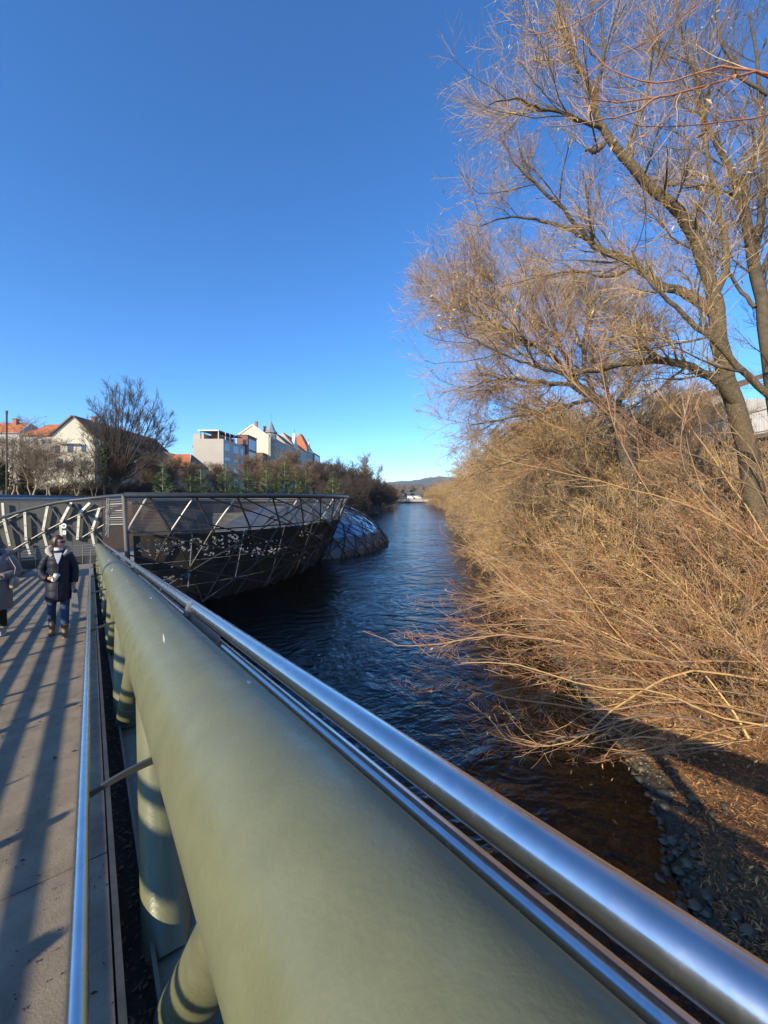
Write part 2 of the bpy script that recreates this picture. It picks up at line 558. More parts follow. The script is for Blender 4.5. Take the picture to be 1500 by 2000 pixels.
# deck plates with open joints between them
sj = S0
first = None
while sj < S1:
    e_ = min(sj + 2.35, S1)
    mb = MB()
    c = RP((sj + e_) / 2, -1.18, -.05)
    hl = (e_ - sj) / 2 - .005
    mb.box(c, l3 * 1.245, t3 * hl * math.sqrt(1 + SL ** 2), u3 * .05)
    bpart(mb.build("deck_plate", M['deck']))
    sj = e_
mb = MB(); mb.box(RP((S0 + S1) / 2, -1.2, -.22), l3 * 1.28, t3 * (S1 - S0) / 2, u3 * .11)
bpart(mb.build("deck_slab", M['kerbsteel']))
for l_, w_, h_, nm, mt_ in ((.085, .012, .012, "deck_edge", 'kerbsteel'), (-2.46, .03, .03, "deck_edge", 'kerbsteel')):
    mb = MB(); mb.box(RP((S0 + S1) / 2, l_, h_ - .05), l3 * w_, t3 * (S1 - S0) / 2, u3 * .05)
    bpart(mb.build(nm, M[mt_]))
mb = MB(); mb.box(RP((S0 + S1) / 2, .147, -.17), l3 * .05, t3 * (S1 - S0) / 2, u3 * .02)
bpart(mb.build("gutter", M['gutter']))
mb = MB(); mb.box(RP((S0 + S1) / 2, .205, -.17), l3 * .008, t3 * (S1 - S0) / 2, u3 * .07)
bpart(mb.build("gutter_edge", M['ledge']))
mb = MB(); mb.tube([RP(s, .38, -.30) for s in np.linspace(S0, S1, 12)], .12, 20)
bpart(mb.build("lower_chord", M['green'], smooth=True))
mb = MB(); mb.box(RP((S0 + S1) / 2, .345, -.155), l3 * .135, t3 * (S1 - S0) / 2, u3 * .012)
bpart(mb.build("ledge_plate", M['ledge']))
# upper chord
mb = MB(); mb.tube([RP(s, .36, .920) for s in np.linspace(S0, S1 - .6, 60)], .2, 64)
chord = bpart(mb.build("upper_chord", M['green'], smooth=True))
for s in (18.3, 22.4):
    mb = MB(); mb.tube([RP(s, .36, .920), RP(s + .05, .36, .920)], .206, 48)
    keep(mb.build("weld_ring", M['ledge'], smooth=True), chord)
def on_tube(s, ang, r=.2006):
    return RP(s, .36, .920) + (l3 * math.sin(ang) + u3 * math.cos(ang)) * r
for (s, an, L, w) in ((7.2, -.55, .16, .010), (3.55, .10, .05, .006), (3.1, .55, .02, .008), (2.2, -.35, .10, .004), (5.1, -.2, .07, .004), (1.35, .42, .02, .009), (9.6, -.4, .2, .008)):
    q_ = [on_tube(s + L * a_, an + w / .2 * b_ + .5 * L * a_) for a_, b_ in ((-1, 0), (-.3, 1), (.5, .8), (1, 0), (.4, -.7), (-.4, -1))]
    mb = MB(); mb.prism(q_, u3 * .0006)
    keep(mb.build("paint_scuff", M['scuff']), chord)
# web diagonals
k = 0
for i in range(-3, 9):
    sb = 1.76 + i * 2.75
    for dsx in (1.45, -.88):
        if S0 < sb + dsx < S1 - .5 and S0 < sb < S1:
            a = RP(sb + (.13 if dsx > 0 else -.13), (.265 if dsx > 0 else .27), -.20); c2 = RP(sb + dsx, .34, .86)
            mb = MB(); mb.tube([a, a + (c2 - a) * .5, c2], .098, 28)
            dgo = bpart(mb.build("web_diagonal", M['green'], smooth=True))
            if dsx < 0:
                ax_ = (c2 - a) / np.linalg.norm(c2 - a)
                for q_ in (.10, .17, .40):  # raised rings stand in for the shadow bands cast by the rails
                    p_ = a + ax_ * q_
                    mb = MB(); mb.tube([p_, p_ + ax_ * .018], .1015, 28)
                    keep(mb.build("shadow_ring", M['ledge'], smooth=True), dgo)
# inner handrail with curved flat brackets
mb = MB(); mb.tube([RP(s, -.02, .80) for s in np.linspace(S0, S1 - .4, 50)], .0175, 20)
hr = bpart(mb.build("handrail", M['steel'], smooth=True))
for i in range(-3, 9):
    s = 1.64 + i * 2.75 - .02
    mb = MB()
    top, bot = [], []
    for q_ in np.linspace(0, 1, 9):
        p_ = RP(s, -.01 + .25 * q_, .775 + .045 * math.sin(q_ * 1.75) ** .8)
        w_ = .016 + .010 * q_
        top.append(p_ + np.array([0, 0, w_ * .5])); bot.append(p_ - np.array([0, 0, w_ * .5]))
    rings = [[a_ - t3 * .007, a_ + t3 * .007, b_ + t3 * .007, b_ - t3 * .007] for a_, b_ in zip(top, bot)]
    mb.loft(rings)
    br = mb.build("bracket", M['kerbsteel']); keep(br, hr)
# outer rails
seam = .25
for (a, c, nm) in ((S0, seam, "top_rail"), (seam, S1 - .3, "top_rail")):
    mb = MB(); mb.tube([RP(s, .62, 1.063) for s in np.linspace(a, c, 40)], .04 if a > 0 else .0404, 32)
    bpart(mb.build(nm, M['steel'], smooth=True))
mb = MB(); mb.tube([RP(s, .60, .968) for s in np.linspace(S0, S1 - .3, 60)], .0265, 28)
bpart(mb.build("lower_rail", M['steel'], smooth=True))
for i in range(-2, 5):
    s = 3.18 + i * 4.8
    mb = MB()
    mb.prism([RP(s - .95, .535, .90), RP(s - .85, .592, 1.015), RP(s + .05, .592, 1.015), RP(s + .1, .535, .90)], u3 * .012)
    fp = bpart(mb.build("rail_plate", M['steel_rough']))
    mb = MB()
    mb.prism([RP(s - .045, .55, 1.01), RP(s - .045, .575, 1.085), RP(s - .045, .60, 1.112), RP(s - .045, .63, 1.01)], t3 * .09)
    cl = mb.build("rail_clip", M['steel_rough']); keep(cl, fp)
# opposite side railing
LL = -2.62
mb = MB(); mb.tube([RP(s, LL, 1.08) for s in np.linspace(19.0, 22.8, 6)], .10, 24)
bpart(mb.build("end_tube", M['darktube'], smooth=True))
for h in (.24, .36, .48, .60, .72, .84, .96, 1.08, 1.20, 1.33, 1.39, 1.45, 1.58):  # topmost bars, out of view, are added to shade the near diagonals
    mb = MB(); mb.tube([RP(s, LL + .03, h) for s in np.linspace(S0, 22.8 if h < 1 else 19.02, 20)], .029, 10)
    bpart(mb.build("far_rail_shade_bar", M['darktube'], smooth=True))
for i in range(-6, 9):
    s = 1.1 + i * 2.75
    bpart(bar("far_post", RP(s - .3, LL, -.2), RP(s + .25, LL, 1.15), .05, M['darktube'], None))
    bpart(bar("far_post", RP(s + 1.5, LL, -.2), RP(s + 1.1, LL, 1.15), .035, M['darktube'], None))
for i in range(34):
    s = -8.2 + i * .92
    bpart(bar("far_baluster", RP(s, LL + .03, .05), RP(s + .10, LL + .03, 1.02), .011, M['darktube'], None, 6))
mb = MB()
mb.loft([[RP(22.7 + a, LL + c, h) for a, c in ((-d, -d), (d, -d), (d, d), (-d, d))] for h, d in ((-.1, .17), (.5, .13), (1.12, .10))])
bpart(mb.build("end_post", M['darktube']))
mb = MB(); mb.tube([RP(s, LL, -.30) for s in np.linspace(S0, S1, 8)], .12, 16)
bpart(mb.build("lower_chord", M['green'], smooth=True))
# litter on the deck
n = 4200
ls = .2 + 14 * rng.random(n) ** 1.8; ll = rng.uniform(-2.3, .06, n)
V, Fs = [], []
for i in range(n):
    p_ = RP(ls[i], ll[i], .004); a = rng.uniform(0, 6.28); L = rng.uniform(.0015, .008) * (2.6 if rng.random() < .05 else 1); w_ = L * rng.uniform(.25, .6)
    d = np.array([math.cos(a), math.sin(a), 0]); e2 = np.array([-d[1], d[0], 0])
    b0 = len(V)
    V += [p_ - d * L, p_ + e2 * w_ + [0, 0, .003], p_ + d * L, p_ - e2 * w_ + [0, 0, .001]]
    Fs.append((b0, b0 + 1, b0 + 2, b0 + 3))
tag(obj("debris", np_mesh("debris", V, np.array(Fs), M['gutter'])), "dark leaf crumbs scattered over the ramp deck", kind="stuff")
n = 1500
V, Fs = [], []
for i in range(n):
    p_ = RP(rng.uniform(-1, 22), rng.uniform(.105, .19), -.147 + rng.uniform(0, .012)); a = rng.uniform(0, 6.28); L = rng.uniform(.006, .02); w_ = L * rng.uniform(.2, .6)
    d = np.array([math.cos(a), math.sin(a), rng.uniform(-.3, .3)]); e2 = np.array([-d[1], d[0], .2])
    b0 = len(V)
    V += [p_ - d * L, p_ + e2 * w_, p_ + d * L, p_ - e2 * w_]
    Fs.append((b0, b0 + 1, b0 + 2, b0 + 3))
tag(obj("gutter_leaves", np_mesh("gutter_leaves", V, np.array(Fs), M['brownleaf'])), "dead leaves lying in the gutter beside the deck", kind="stuff")

# ------------------------------------------------------------------ river island
isl = tag(empty("river_island", (-14, 31, 0)), "dark steel lattice bowl of the floating river island at the ramp's end", "river island")
def ip(o): return keep(o, isl)
RC, RA, RB = np.array([-14., 31.]), 11.0, 15.0
WC, WA, WB = np.array([-14., 32.]), 8.5, 14.5
def rimz(y): return 5.46 - .014 * (y - 16)
def shell(th, t, off=0.0):
    c, s = math.cos(th), math.sin(th)
    r = np.array([RC[0] + (RA + off) * c, RC[1] + (RB + off) * s])
    w = np.array([WC[0] + (WA + off) * c, WC[1] + (WB + off) * s])
    g = t ** .85
    xy = w * (1 - g) + r * g
    zr = rimz(r[1])
    return np.array([xy[0], xy[1], -.4 + (zr + .4) * t])
TH0, TH1 = R(-75), R(222)
ths = np.linspace(TH0, TH1, 140)
mb = MB(); mb.tube([shell(t, 1.0) for t in ths], .13, 14)
ip(mb.build("rim_tube", M['darktube'], smooth=True))
mb = MB()
for tt, r_ in ((.985, .035), (.94, .03)):
    mb.tube([shell(t, tt, -.25) for t in ths], r_, 6)
ip(mb.build("rim_handrail", M['tube_grey'], smooth=True))
# opening on the landing side: edge post and arch tube
pb, pt = shell(TH0, .22), shell(TH0, 1.0)
mb = MB()
pm = [shell(TH0, t) for t in np.linspace(.1, 1, 8)]
mb.tube(pm, .10, 12)
ip(mb.build("edge_post", M['tube_grey'], smooth=True))
arch = catmull([shell(TH0, 1.0), P(190, 972, 17.0), P(100, 984, 17.2), P(0, 1012, 17.6), P(-120, 1060, 18.5), P(-220, 1120, 20)], 30)
mb = MB(); mb.tube(arch, .075, 14)
ip(mb.build("arch_tube", M['darktube'], smooth=True))
# horizontal louvre rods in the upper belt, and cladding panels below
mb = MB()
for tt in np.linspace(.70, .965, 25):
    mb.tube([shell(t, tt, -.16) for t in np.linspace(TH0 + .02, R(150), 80)], .016, 4)
o = ip(mb.build("louvre_rods", M['steel_rough'])); o['kind'] = 'stuff'
def cell_panel(t0, t1, a0, a1, off, m, holes, nm="cladding_panel", nu=12, nv=9):
    mb = MB()
    V = [shell(t0 + (t1 - t0) * i / nu, a0 + (a1 - a0) * j / nv, off) for j in range(nv + 1) for i in range(nu + 1)]
    V2 = [shell(t0 + (t1 - t0) * i / nu, a0 + (a1 - a0) * j / nv, off - .03) for j in range(nv + 1) for i in range(nu + 1)]
    n_ = nu + 1
    nV = len(V)
    solid = [[not holes(t0 + (t1 - t0) * (i + .5) / nu, a0 + (a1 - a0) * (j + .5) / nv) for i in range(nu)] for j in range(nv)]
    fs = []
    for j in range(nv):
        for i in range(nu):
            if solid[j][i]:
                q = (j * n_ + i, j * n_ + i + 1, (j + 1) * n_ + i + 1, (j + 1) * n_ + i)
                fs.append(q); fs.append(tuple(x + nV for x in q[::-1]))
                for (dj, di, e0, e1) in ((-1, 0, 0, 1), (0, 1, 1, 2), (1, 0, 2, 3), (0, -1, 3, 0)):
                    jj, ii = j + dj, i + di
                    if not (0 <= jj < nv and 0 <= ii < nu) or not solid[jj][ii]:
                        fs.append((q[e1], q[e0], q[e0] + nV, q[e1] + nV))
    if fs:
        mb.add(V + V2, fs)
        me = bpy.data.meshes.new(nm); me.from_pydata(mb.v, [], mb.f); me.materials.append(m)
        ip(obj(nm, me))
hr_ = np.random.default_rng(3)
clusters = [(hr_.uniform(R(-70), R(-6)), hr_.uniform(.22, .66), hr_.uniform(.02, .10), hr_.uniform(.008, .03)) for _ in range(18)]
clusters += [(R(-60), .62, .22, .05), (R(-66), .60, .14, .06), (R(-40), .44, .10, .035), (R(-25), .58, .08, .03), (R(-48), .50, .2, .02)]
def holes_near(th, t):
    if t > .66: return False
    for (a, c, wa, wc) in clusters:
        if ((th - a) / wa) ** 2 + ((t - c) / wc) ** 2 < 1 and (math.sin(th * 83 + t * 31) + math.sin(th * 197)) > -.2 and math.sin(th * 311 + 7 * math.sin(t * 57)) + math.sin(t * 141 + 3 * math.sin(th * 90)) + .8 * math.sin(th * 733 + t * 260) > .35:
            return True
    return False
NT = 11
for i in range(NT):
    a = TH0 + .02 + (R(62) - TH0) * i / NT; c = TH0 + .02 + (R(62) - TH0) * (i + 1) / NT - .004
    for (v0, v1) in ((.02, .24), (.243, .46), (.463, .69)):
        cell_panel(a, c, v0, v1, -.12, M['mesh_dark'], holes_near, nu=44, nv=30)
NF = 16
for i in range(NF):
    a = R(62) + (R(148) - R(62)) * i / NF; c = R(62) + (R(148) - R(62)) * (i + 1) / NF - .004
    for (v0, v1) in ((.02, .45), (.455, .70 if i < 9 else .93)):
        cell_panel(a, c, v0, v1, .06, M['mesh_wall'], lambda x, y: False)
# triangulated members over the shell
ND = 15
st = (R(60) - TH0) / ND
rows = (.06, .40, .72, 1.0)
for i in range(ND):
    for j in range(3):
        o_ = .5 * (j % 2)
        a = TH0 + st * (i + o_); m_ = TH0 + st * (i + .5 + o_); c = TH0 + st * (i + 1 + o_)
        if m_ > R(62): continue
        big = .05 if j == 2 else .036
        ip(bar("lattice_strut", shell(a, rows[j], .02), shell(m_ , rows[j + 1], .02), big, M['strut_pale'] if (j == 2 and i % 2 == 0) else M['tube_grey'] if j == 2 else M['darktube'], None, 8))
        if c < R(66):
            ip(bar("lattice_strut", shell(c, rows[j], .02), shell(m_, rows[j + 1], .02), big, M['darktube'], None, 8))
    a, c = TH0 + st * i, TH0 + st * (i + 1)
    for tt in (.40, .72):
        o_ = .5 if tt == .40 else 0
        ip(bar("lattice_strut", shell(a + st * o_, tt, .02), shell(c + st * o_, tt, .02), .035, M['darktube'], None, 8))
for (a0, a1, b0, b1) in ((-73, .95, -20, .30), (-60, 1, 0, .28), (-45, 1., 8, .42), (-75, .55, -30, .02), (-30, 1, 12, .6), (-70, .2, -30, .98), (-58, .06, -12, 1), (-40, .04, 2, 1), (-22, .05, 12, 1), (-74, .75, -8, .06), (-52, 1, 4, .1), (-36, 1, 12, .25), (-75, .4, -50, .03), (-16, 1, 14, .7)):
    mb = MB(); mb.tube([shell(R(a0 + (a1 * 0 + b0 - a0) * q), a1 + (b1 - a1) * q, .05) for q in np.linspace(0, 1, 14)], .035, 8)
    ip(mb.build("lattice_tube", M['darktube'], smooth=True))
# truss wall of the landing, facing the ramp: pale flat struts and dark tubes
def WQ(px, py, o=0.0):
    return P(px, py, 27 + (px + 120) / 335 * 3.4 - o)
wu_ = [-170, -118, -66, -14, 38, 90, 142, 172, 200]
for i in range(len(wu_) - 1):
    for (v0, v1) in ((980, 1029), (1029.6, 1088)):
        q0, q1 = WQ(wu_[i], v0), WQ(wu_[i + 1] - .5, v0); q2, q3 = WQ(wu_[i + 1] - .5, v1), WQ(wu_[i], v1)
        mb = MB(); mb.prism([q0, q1, q2, q3], (0, .06, 0)); ip(mb.build("wall_panel", M['mesh_wall']))
for (x0, y0, x1, y1) in ((140, 981, 120, 1019), (94, 987, 85, 1036), (49, 998, 52, 1055), (8, 1013, 20, 1066), (176, 982, 158, 1000), (195, 992, 181, 1034), (155, 1007, 152, 1054), (86, 1043, 92, 1066), (180, 1041, 185, 1066), (119, 1025, 121, 1052), (53, 1062, 60, 1084), (-30, 1025, -12, 1076), (-34, 985, -30, 1024), (6, 982, 8, 1010)):
    a, c = WQ(x0, y0, .22), WQ(x1, y1, .22)
    d = norm_(c - a); side = norm_(np.cross(d, np.array([0, 1.0, 0])))
    mb = MB(); mb.box((a + c) / 2, side * .095, np.array([0, .05, 0]), (c - a) / 2); so = ip(mb.build("wall_strut", M['strut_pale']))
    for f in (.1, .5, .9):
        if np.linalg.norm(c - a) > 1.2:
            p_ = a + (c - a) * f - np.array([0, .052, 0]); mb = MB(); mb.tube([p_, p_ - np.array([0, .02, 0])], .035, 8); keep(mb.build("bolt", M['darktube']), so)
for (x0, y0, x1, y1) in ((99, 987, 120, 1020), (54, 1000, 85, 1038), (12, 1016, 53, 1058), (147, 982, 180, 1038), (120, 1022, 152, 1055), (85, 1040, 110, 1070), (180, 1038, 205, 1062), (53, 1058, 85, 1039), (85, 1039, 120, 1021), (120, 1021, 157, 1004), (157, 1004, 205, 990), (152, 1055, 180, 1038), (180, 1038, 208, 1022), (0, 1090, 53, 1058), (-40, 1040, 12, 1016), (12, 1016, 49, 998), (-60, 1000, 0, 1066)):
    ip(bar("wall_tube", WQ(x0, y0, .14), WQ(x1, y1, .14), .055, M['rod'], None, 8))
mb = MB(); mb.tube([shell(t, .975, -.2) for t in np.linspace(R(120), TH1, 30)], .12, 10)
ip(mb.build("wall_beam", M['tube_grey'], smooth=True))
# floor and seating tiers
fl = []
mb = MB()
ring0 = [np.array([WC[0] + (WA - .3) * math.cos(t), WC[1] + (WB - .3) * math.sin(t), .55]) for t in np.linspace(0, 2 * math.pi, 48, endpoint=False)]
mb.prism(ring0, (0, 0, .2))
ip(mb.build("island_floor", M['tier']))
for k_ in range(7):
    mb = MB()
    f0, f1 = .52 + .05 * k_, .52 + .05 * (k_ + 1)
    z0, z1 = .75 + .3 * k_, 1.15 + .38 * k_
    tt = np.linspace(R(-20), R(120), 40)
    def rp(t, f, z): return np.array([RC[0] + RA * .97 * f * math.cos(t), RC[1] + RB * .97 * f * math.sin(t), z])
    rings = [[rp(t, f0, z0), rp(t, f1 - .004, z0), rp(t, f1 - .004, z1), rp(t, f0, z1)] for t in tt]
    mb.loft(rings)
    ip(mb.build("seating_tier", M['tier']))
for i in range(9):
    t = R(-60 + i * 12)
    a = np.array([RC[0] + 6 * math.cos(t), RC[1] + 9 * math.sin(t), .75])
    ip(bar("inner_column", a, shell(t, .62, -.4), .07, M['tube_grey'], None))
for k_ in range(5):
    mb = MB(); z = 1.5 + k_ * .42
    mb.tube([np.array([RC[0] + 7.6 * math.cos(t), RC[1] + 11 * math.sin(t), z]) for t in np.linspace(R(-72), R(-25), 14)], .035, 6)
    ip(mb.build("inner_rail", M['tube_grey'], smooth=True))
# landing guard rails at the ramp's foot
gr = tag(empty("guard_rail", RP(S1, -1.2, 0)), "horizontal barred guard rail across the foot of the ramp", "railing")
ge = [RP(S1 + .2, .5, 0), RP(S1 + .35, -.6, 0), RP(S1 + .2, -1.8, 0), RP(S1 - .7, -3.2, 0), RP(S1 - 2.5, -4.4, 0), RP(S1 - 5, -5.2, 0)]
gc = catmull(ge, 26)
for h in (.50, .62, .76, .90, 1.05):
    mb = MB(); mb.tube(gc + [0, 0, h], .022 if h < 1 else .03, 8)
    keep(mb.build("rail", M['tube_grey'], smooth=True), gr)
mb = MB()
mb.loft([[p_ + [0, 0, -.3], p_ + np.array([.02, .02, -.3]), p_ + np.array([.02, .02, .44]), p_ + [0, 0, .44]] for p_ in gc])
keep(mb.build("kick_panel", M['mesh_wall']), gr)
for q in range(0, 26, 4):
    keep(bar("post", gc[q] + [0, 0, -.3], gc[q] + [0, 0, 1.06], .025, M['tube_grey'], None), gr)
mb = MB(); mb.prism([RP(S1 - .02, .6, -.05), RP(S1 + 3, .6, .1), RP(S1 + 3, -5.5, .1), RP(S1 - 6, -5.5, .45), RP(S1 - 6, -2.52, .45), RP(S1 - .02, -2.52, -.05)], (0, 0, -.14))
ip(mb.build("landing", M['deck']))
# stair balustrade with bright horizontal bars beside the edge post
bal = tag(empty("stair_balustrade", P(225, 1045, 18.6)), "bright horizontal barred balustrade inside the bowl beside its edge post", "balustrade")
b0_, b1_, b2_ = P(243, 1000, 17.6), P(212, 1000, 18.2), P(206, 1010, 20.5)
for k_ in range(13):
    z = P(0, 974, 18)[2] - k_ * .105
    dz = k_ * .012
    mb = MB(); mb.tube(catmull([(b0_[0], b0_[1], z + .10), (b1_[0] + .2, b1_[1] - .1, z + .05), (b1_[0], b1_[1] + .1, z), (b2_[0], b2_[1], z - .75)], 12), .022, 6)
    keep(mb.build("bar", M['strut_pale'] if k_ % 3 == 0 else M['tube_grey'], smooth=True), bal)
for q in ((b0_), (b1_), (b2_ * .5 + b1_ * .5)):
    keep(bar("post", (q[0], q[1], P(0, 1050, 18)[2] ), (q[0], q[1], P(0, 970, 18)[2]), .03, M['tube_grey'], None), bal)
# rescue point sign on a wall strut
sg = tag(empty("rescue_sign", P(126, 1042, 26.5)), "small round green and white sign on the pale wall struts", "sign")
c = P(126, 1027, 26.5)
mb = MB(); mb.tube([c + [0, .02, 0], c - [0, .06, 0]], .17, 20); keep(mb.build("plate", M['white'], smooth=True), sg)
mb = MB(); mb.box(c - np.array([0, .065, -.0]), (.09, 0, 0), (0, .004, 0), (0, 0, .06)); keep(mb.build("emblem", M['signgreen']), sg)
mb = MB(); mb.loft([[P(126 + a, 1036 + q * .5, 26.5) - np.array([0, .03 * d, 0]) for a, d in ((-3, 0), (3.4, 0), (3.4, 1), (-3, 1))] for q in (0, 16)]); keep(mb.build("info_plate", M['white']), sg)

# glazed dome
dome = tag(empty("glass_dome", (-9, 43, 0)), "low glazed lattice dome rising from the water behind the dark bowl", "dome")
DC, DA, DB, DH = np.array([-9.2, 43., -1.0]), 9.7, 12.0, 5.7
def dpt(a, e_, off=0.0):
    return DC + np.array([(DA + off) * math.cos(a) * math.cos(e_), (DB + off) * math.sin(a) * math.cos(e_), (DH + off) * math.sin(e_)])
NA = 44
els = [R(v) for v in (3, 15, 27, 39, 52, 66)]
for j in range(5):
    for i in range(NA):
        o_ = .5 * (j % 2)
        a0 = 2 * math.pi * (i + o_) / NA; a1 = 2 * math.pi * (i + 1 + o_) / NA; am = (a0 + a1) / 2
        ang = math.degrees(am) % 360
        vis = ang > 255 or ang < 60
        if not vis: continue
        glass = (j >= 2 and (ang > 300 or ang < 60)) or (j == 1 and ang < 40)
        m_ = M['dome_glass'] if glass else M['dome_metal']
        for tri in ((dpt(a0, els[j]), dpt(a1, els[j]), dpt(am, els[j + 1])), (dpt(am, els[j + 1]), dpt(am + 2 * math.pi / NA, els[j + 1]), dpt(a1, els[j]))):
            c = sum(tri) / 3
            tri = [c + (p_ - c) * .975 for p_ in tri]
            nrm = np.cross(tri[1] - tri[0], tri[2] - tri[0]); nrm /= np.linalg.norm(nrm) + 1e-9
            if nrm.dot(c - DC) < 0: nrm = -nrm
            mb = MB(); mb.prism(tri, -nrm * .04)
            keep(mb.build("pane", m_), dome)
mb = MB()
rest = [[dpt(a, e_, -.1) for e_ in [R(0)] + els] for a in np.linspace(R(58), R(257), 30)]
for i in range(29):
    for j in range(6):
        mb.add([rest[i][j], rest[i + 1][j], rest[i + 1][j + 1], rest[i][j + 1]], [(0, 1, 2, 3)])
keep(mb.build("rear_shell", M['dome_metal']), dome)
mb = MB(); mb.tube([dpt(a, R(68), -.05) for a in np.linspace(0, 6.283, 30)], .05, 6)
top = [dpt(a, els[5]) for a in np.linspace(0, 2 * math.pi, 32, endpoint=False)]
mb.prism(top, (0, 0, -.1))
keep(mb.build("roof_cap", M['dome_metal']), dome)
for j in range(5):
    for i in range(NA):
        o_ = .5 * (j % 2)
        a0 = 2 * math.pi * (i + o_) / NA; a1 = 2 * math.pi * (i + 1 + o_) / NA; am = (a0 + a1) / 2
        ang = math.degrees(am) % 360
        if not (ang > 262 or ang < 55) : continue
        if (i + j) % 2 == 0 or j < 2:
            keep(bar("dome_strut", dpt(a0, els[j], .10), dpt(am, els[j + 1], .10), .042, M['darktube'], None, 6), dome)
            keep(bar("dome_strut", dpt(a1, els[j], .10), dpt(am, els[j + 1], .10), .042, M['darktube'], None, 6), dome)
for q in range(7):
    a0 = R(-75 + q * 17)
    mb = MB(); mb.tube([dpt(a0 + R(70) * u, R(2) + R(70) * u, .22) for u in np.linspace(0, 1, 16)], .05, 6)
    keep(mb.build("outer_tube", M['darktube'], smooth=True), dome)
    mb = MB(); mb.tube([dpt(a0 + R(40) - R(70) * u, R(2) + R(70) * u, .22) for u in np.linspace(0, 1, 16)], .05, 6)
    keep(mb.build("outer_tube", M['darktube'], smooth=True), dome)

# ------------------------------------------------------------------ trees
def norm(v):
    return v / (np.linalg.norm(v, axis=-1, keepdims=True) + 1e-9)


def grow(Pp, Rp, n, L, ang, t0=.2, trop=(0, 0, 0), wig=.12, K=4, rf=.6, rtip=.003, rmax=1.0, tpow=1.0, taper=.6):
    """n child branches sprouting from the parent branches; vectorised."""
    N, Kp, _ = Pp.shape
    seg = np.linalg.norm(np.diff(Pp, axis=1), axis=2).sum(1)
    idx = rng.choice(N, n, p=seg / seg.sum())
    t = t0 + (1 - t0) * rng.random(n) ** tpow
    f = np.clip(t * (Kp - 1), 0, Kp - 1.001)
    i = f.astype(int)
    a = (f - i)[:, None]
    pos = Pp[idx, i] * (1 - a) + Pp[idx, i + 1] * a
    tan = norm(Pp[idx, i + 1] - Pp[idx, i])
    r = Rp[idx, i] * (1 - a[:, 0]) + Rp[idx, i + 1] * a[:, 0]
    v = rng.normal(size=(n, 3))
    v = norm(v - (v * tan).sum(1, keepdims=True) * tan)
    th = (ang * rng.uniform(.55, 1.35, n))[:, None]
    d = tan * np.cos(th) + v * np.sin(th)
    ln = L * rng.uniform(.45, 1.35, n) * (1.2 - taper * t)
    stp = (ln / (K - 1))[:, None]
    out = np.zeros((n, K, 3))
    out[:, 0] = pos
    tr = np.asarray(trop, float)
    for k in range(1, K):
        d = norm(d + tr + wig * rng.normal(size=(n, 3)))
        out[:, k] = out[:, k - 1] + d * stp
    r0 = np.minimum(np.maximum(r * rf, rtip * 1.05), rmax)
    w = np.linspace(0, 1, K)[None, :] ** .9
    return out, r0[:, None] * (1 - w) + rtip * w


def limbs_from(paths, K=16, wig=.02):
    out, rad = [], []
    for pts, r0, r1 in paths:
        c = catmull(pts, K)
        c[1:-1] += rng.normal(size=(K - 2, 3)) * wig
        out.append(c)
        rad.append(np.linspace(r0, r1, K))
    return np.array(out), np.array(rad)


def join(levels):
    """levels: list of (P, R, sides) -> verts, faces"""
    V, Q, b = [], [], 0
    for p_, r_, s_ in levels:
        v, q = tubes(p_, r_, s_, b)
        V.append(v); Q.append(q); b += len(v)
    return np.concatenate(V), np.concatenate(Q)


def leaf_mesh(name, Pp, n, L, m, w=.16, hang=.6, base=None):
    """n narrow folded leaves on the given twigs."""
    N, K, _ = Pp.shape
    idx = rng.integers(0, N, n)
    f = rng.uniform(.3, .999, n) * (K - 1)
    i = np.clip(f.astype(int), 0, K - 2)
    a = (f - i)[:, None]
    pos = Pp[idx, i] * (1 - a) + Pp[idx, i + 1] * a
    d = norm(norm(Pp[idx, i + 1] - Pp[idx, i]) * .6 + rng.normal(size=(n, 3)) * .6 + np.array([0, 0, -hang]))
    s = norm(np.cross(d, rng.normal(size=(n, 3))))
    u = np.cross(d, s)
    ln = (L * rng.uniform(.5, 1.3, n))[:, None]
    V = np.stack([pos, pos + d * ln * .5 + s * ln * w + u * ln * .07, pos + d * ln, pos + d * ln * .5 - s * ln * w + u * ln * .07], 1)
    if base is not None: V = V - base
    ii = np.arange(n)[:, None] * 4
    return np_mesh(name, V.reshape(-1, 3), np.concatenate([ii + [0, 1, 2], ii + [0, 2, 3]]), m, smooth=False)


def tree_object(name, label, cat, base, trunk_levels, twig_levels, mt, mtw, group=None, leaves=None, tname="trunk", cname="crown"):
    base = np.asarray(base, float)
    root = tag(empty(name, base), label, cat, group)
    v, q = join(trunk_levels)
    obj(tname, np_mesh(tname, v - base, q, mt), root)
    v, q = join(twig_levels)
    obj(cname, np_mesh(cname, v - base, q, mtw), root)
    if leaves:
        for (Pp, n, L, m) in leaves:
            obj("leaves", leaf_mesh("leaves", Pp, n, L, m, base=base), root)
    return root


def copy_tree(o, loc, sc, rz, label=None, group=None):
    c = o.copy(); COL.objects.link(c)
    c.location = loc; c.rotation_euler = (0, 0, rz)
    c.scale = (sc[0], sc[0], sc[1]) if isinstance(sc, tuple) else (sc, sc, sc)
    if label: c['label'] = label
    if group: c['group'] = group
    for ch in o.children:
        d = ch.copy(); COL.objects.link(d); d.parent = c
        d.matrix_parent_inverse = ch.matrix_parent_inverse.copy()
    return c


ORD = 'first second third fourth fifth sixth seventh eighth ninth tenth eleventh twelfth thirteenth fourteenth fifteenth sixteenth seventeenth eighteenth'.split()
def gz(x, y): return float(ground_z(np.array([x]), np.array([y]))[0])

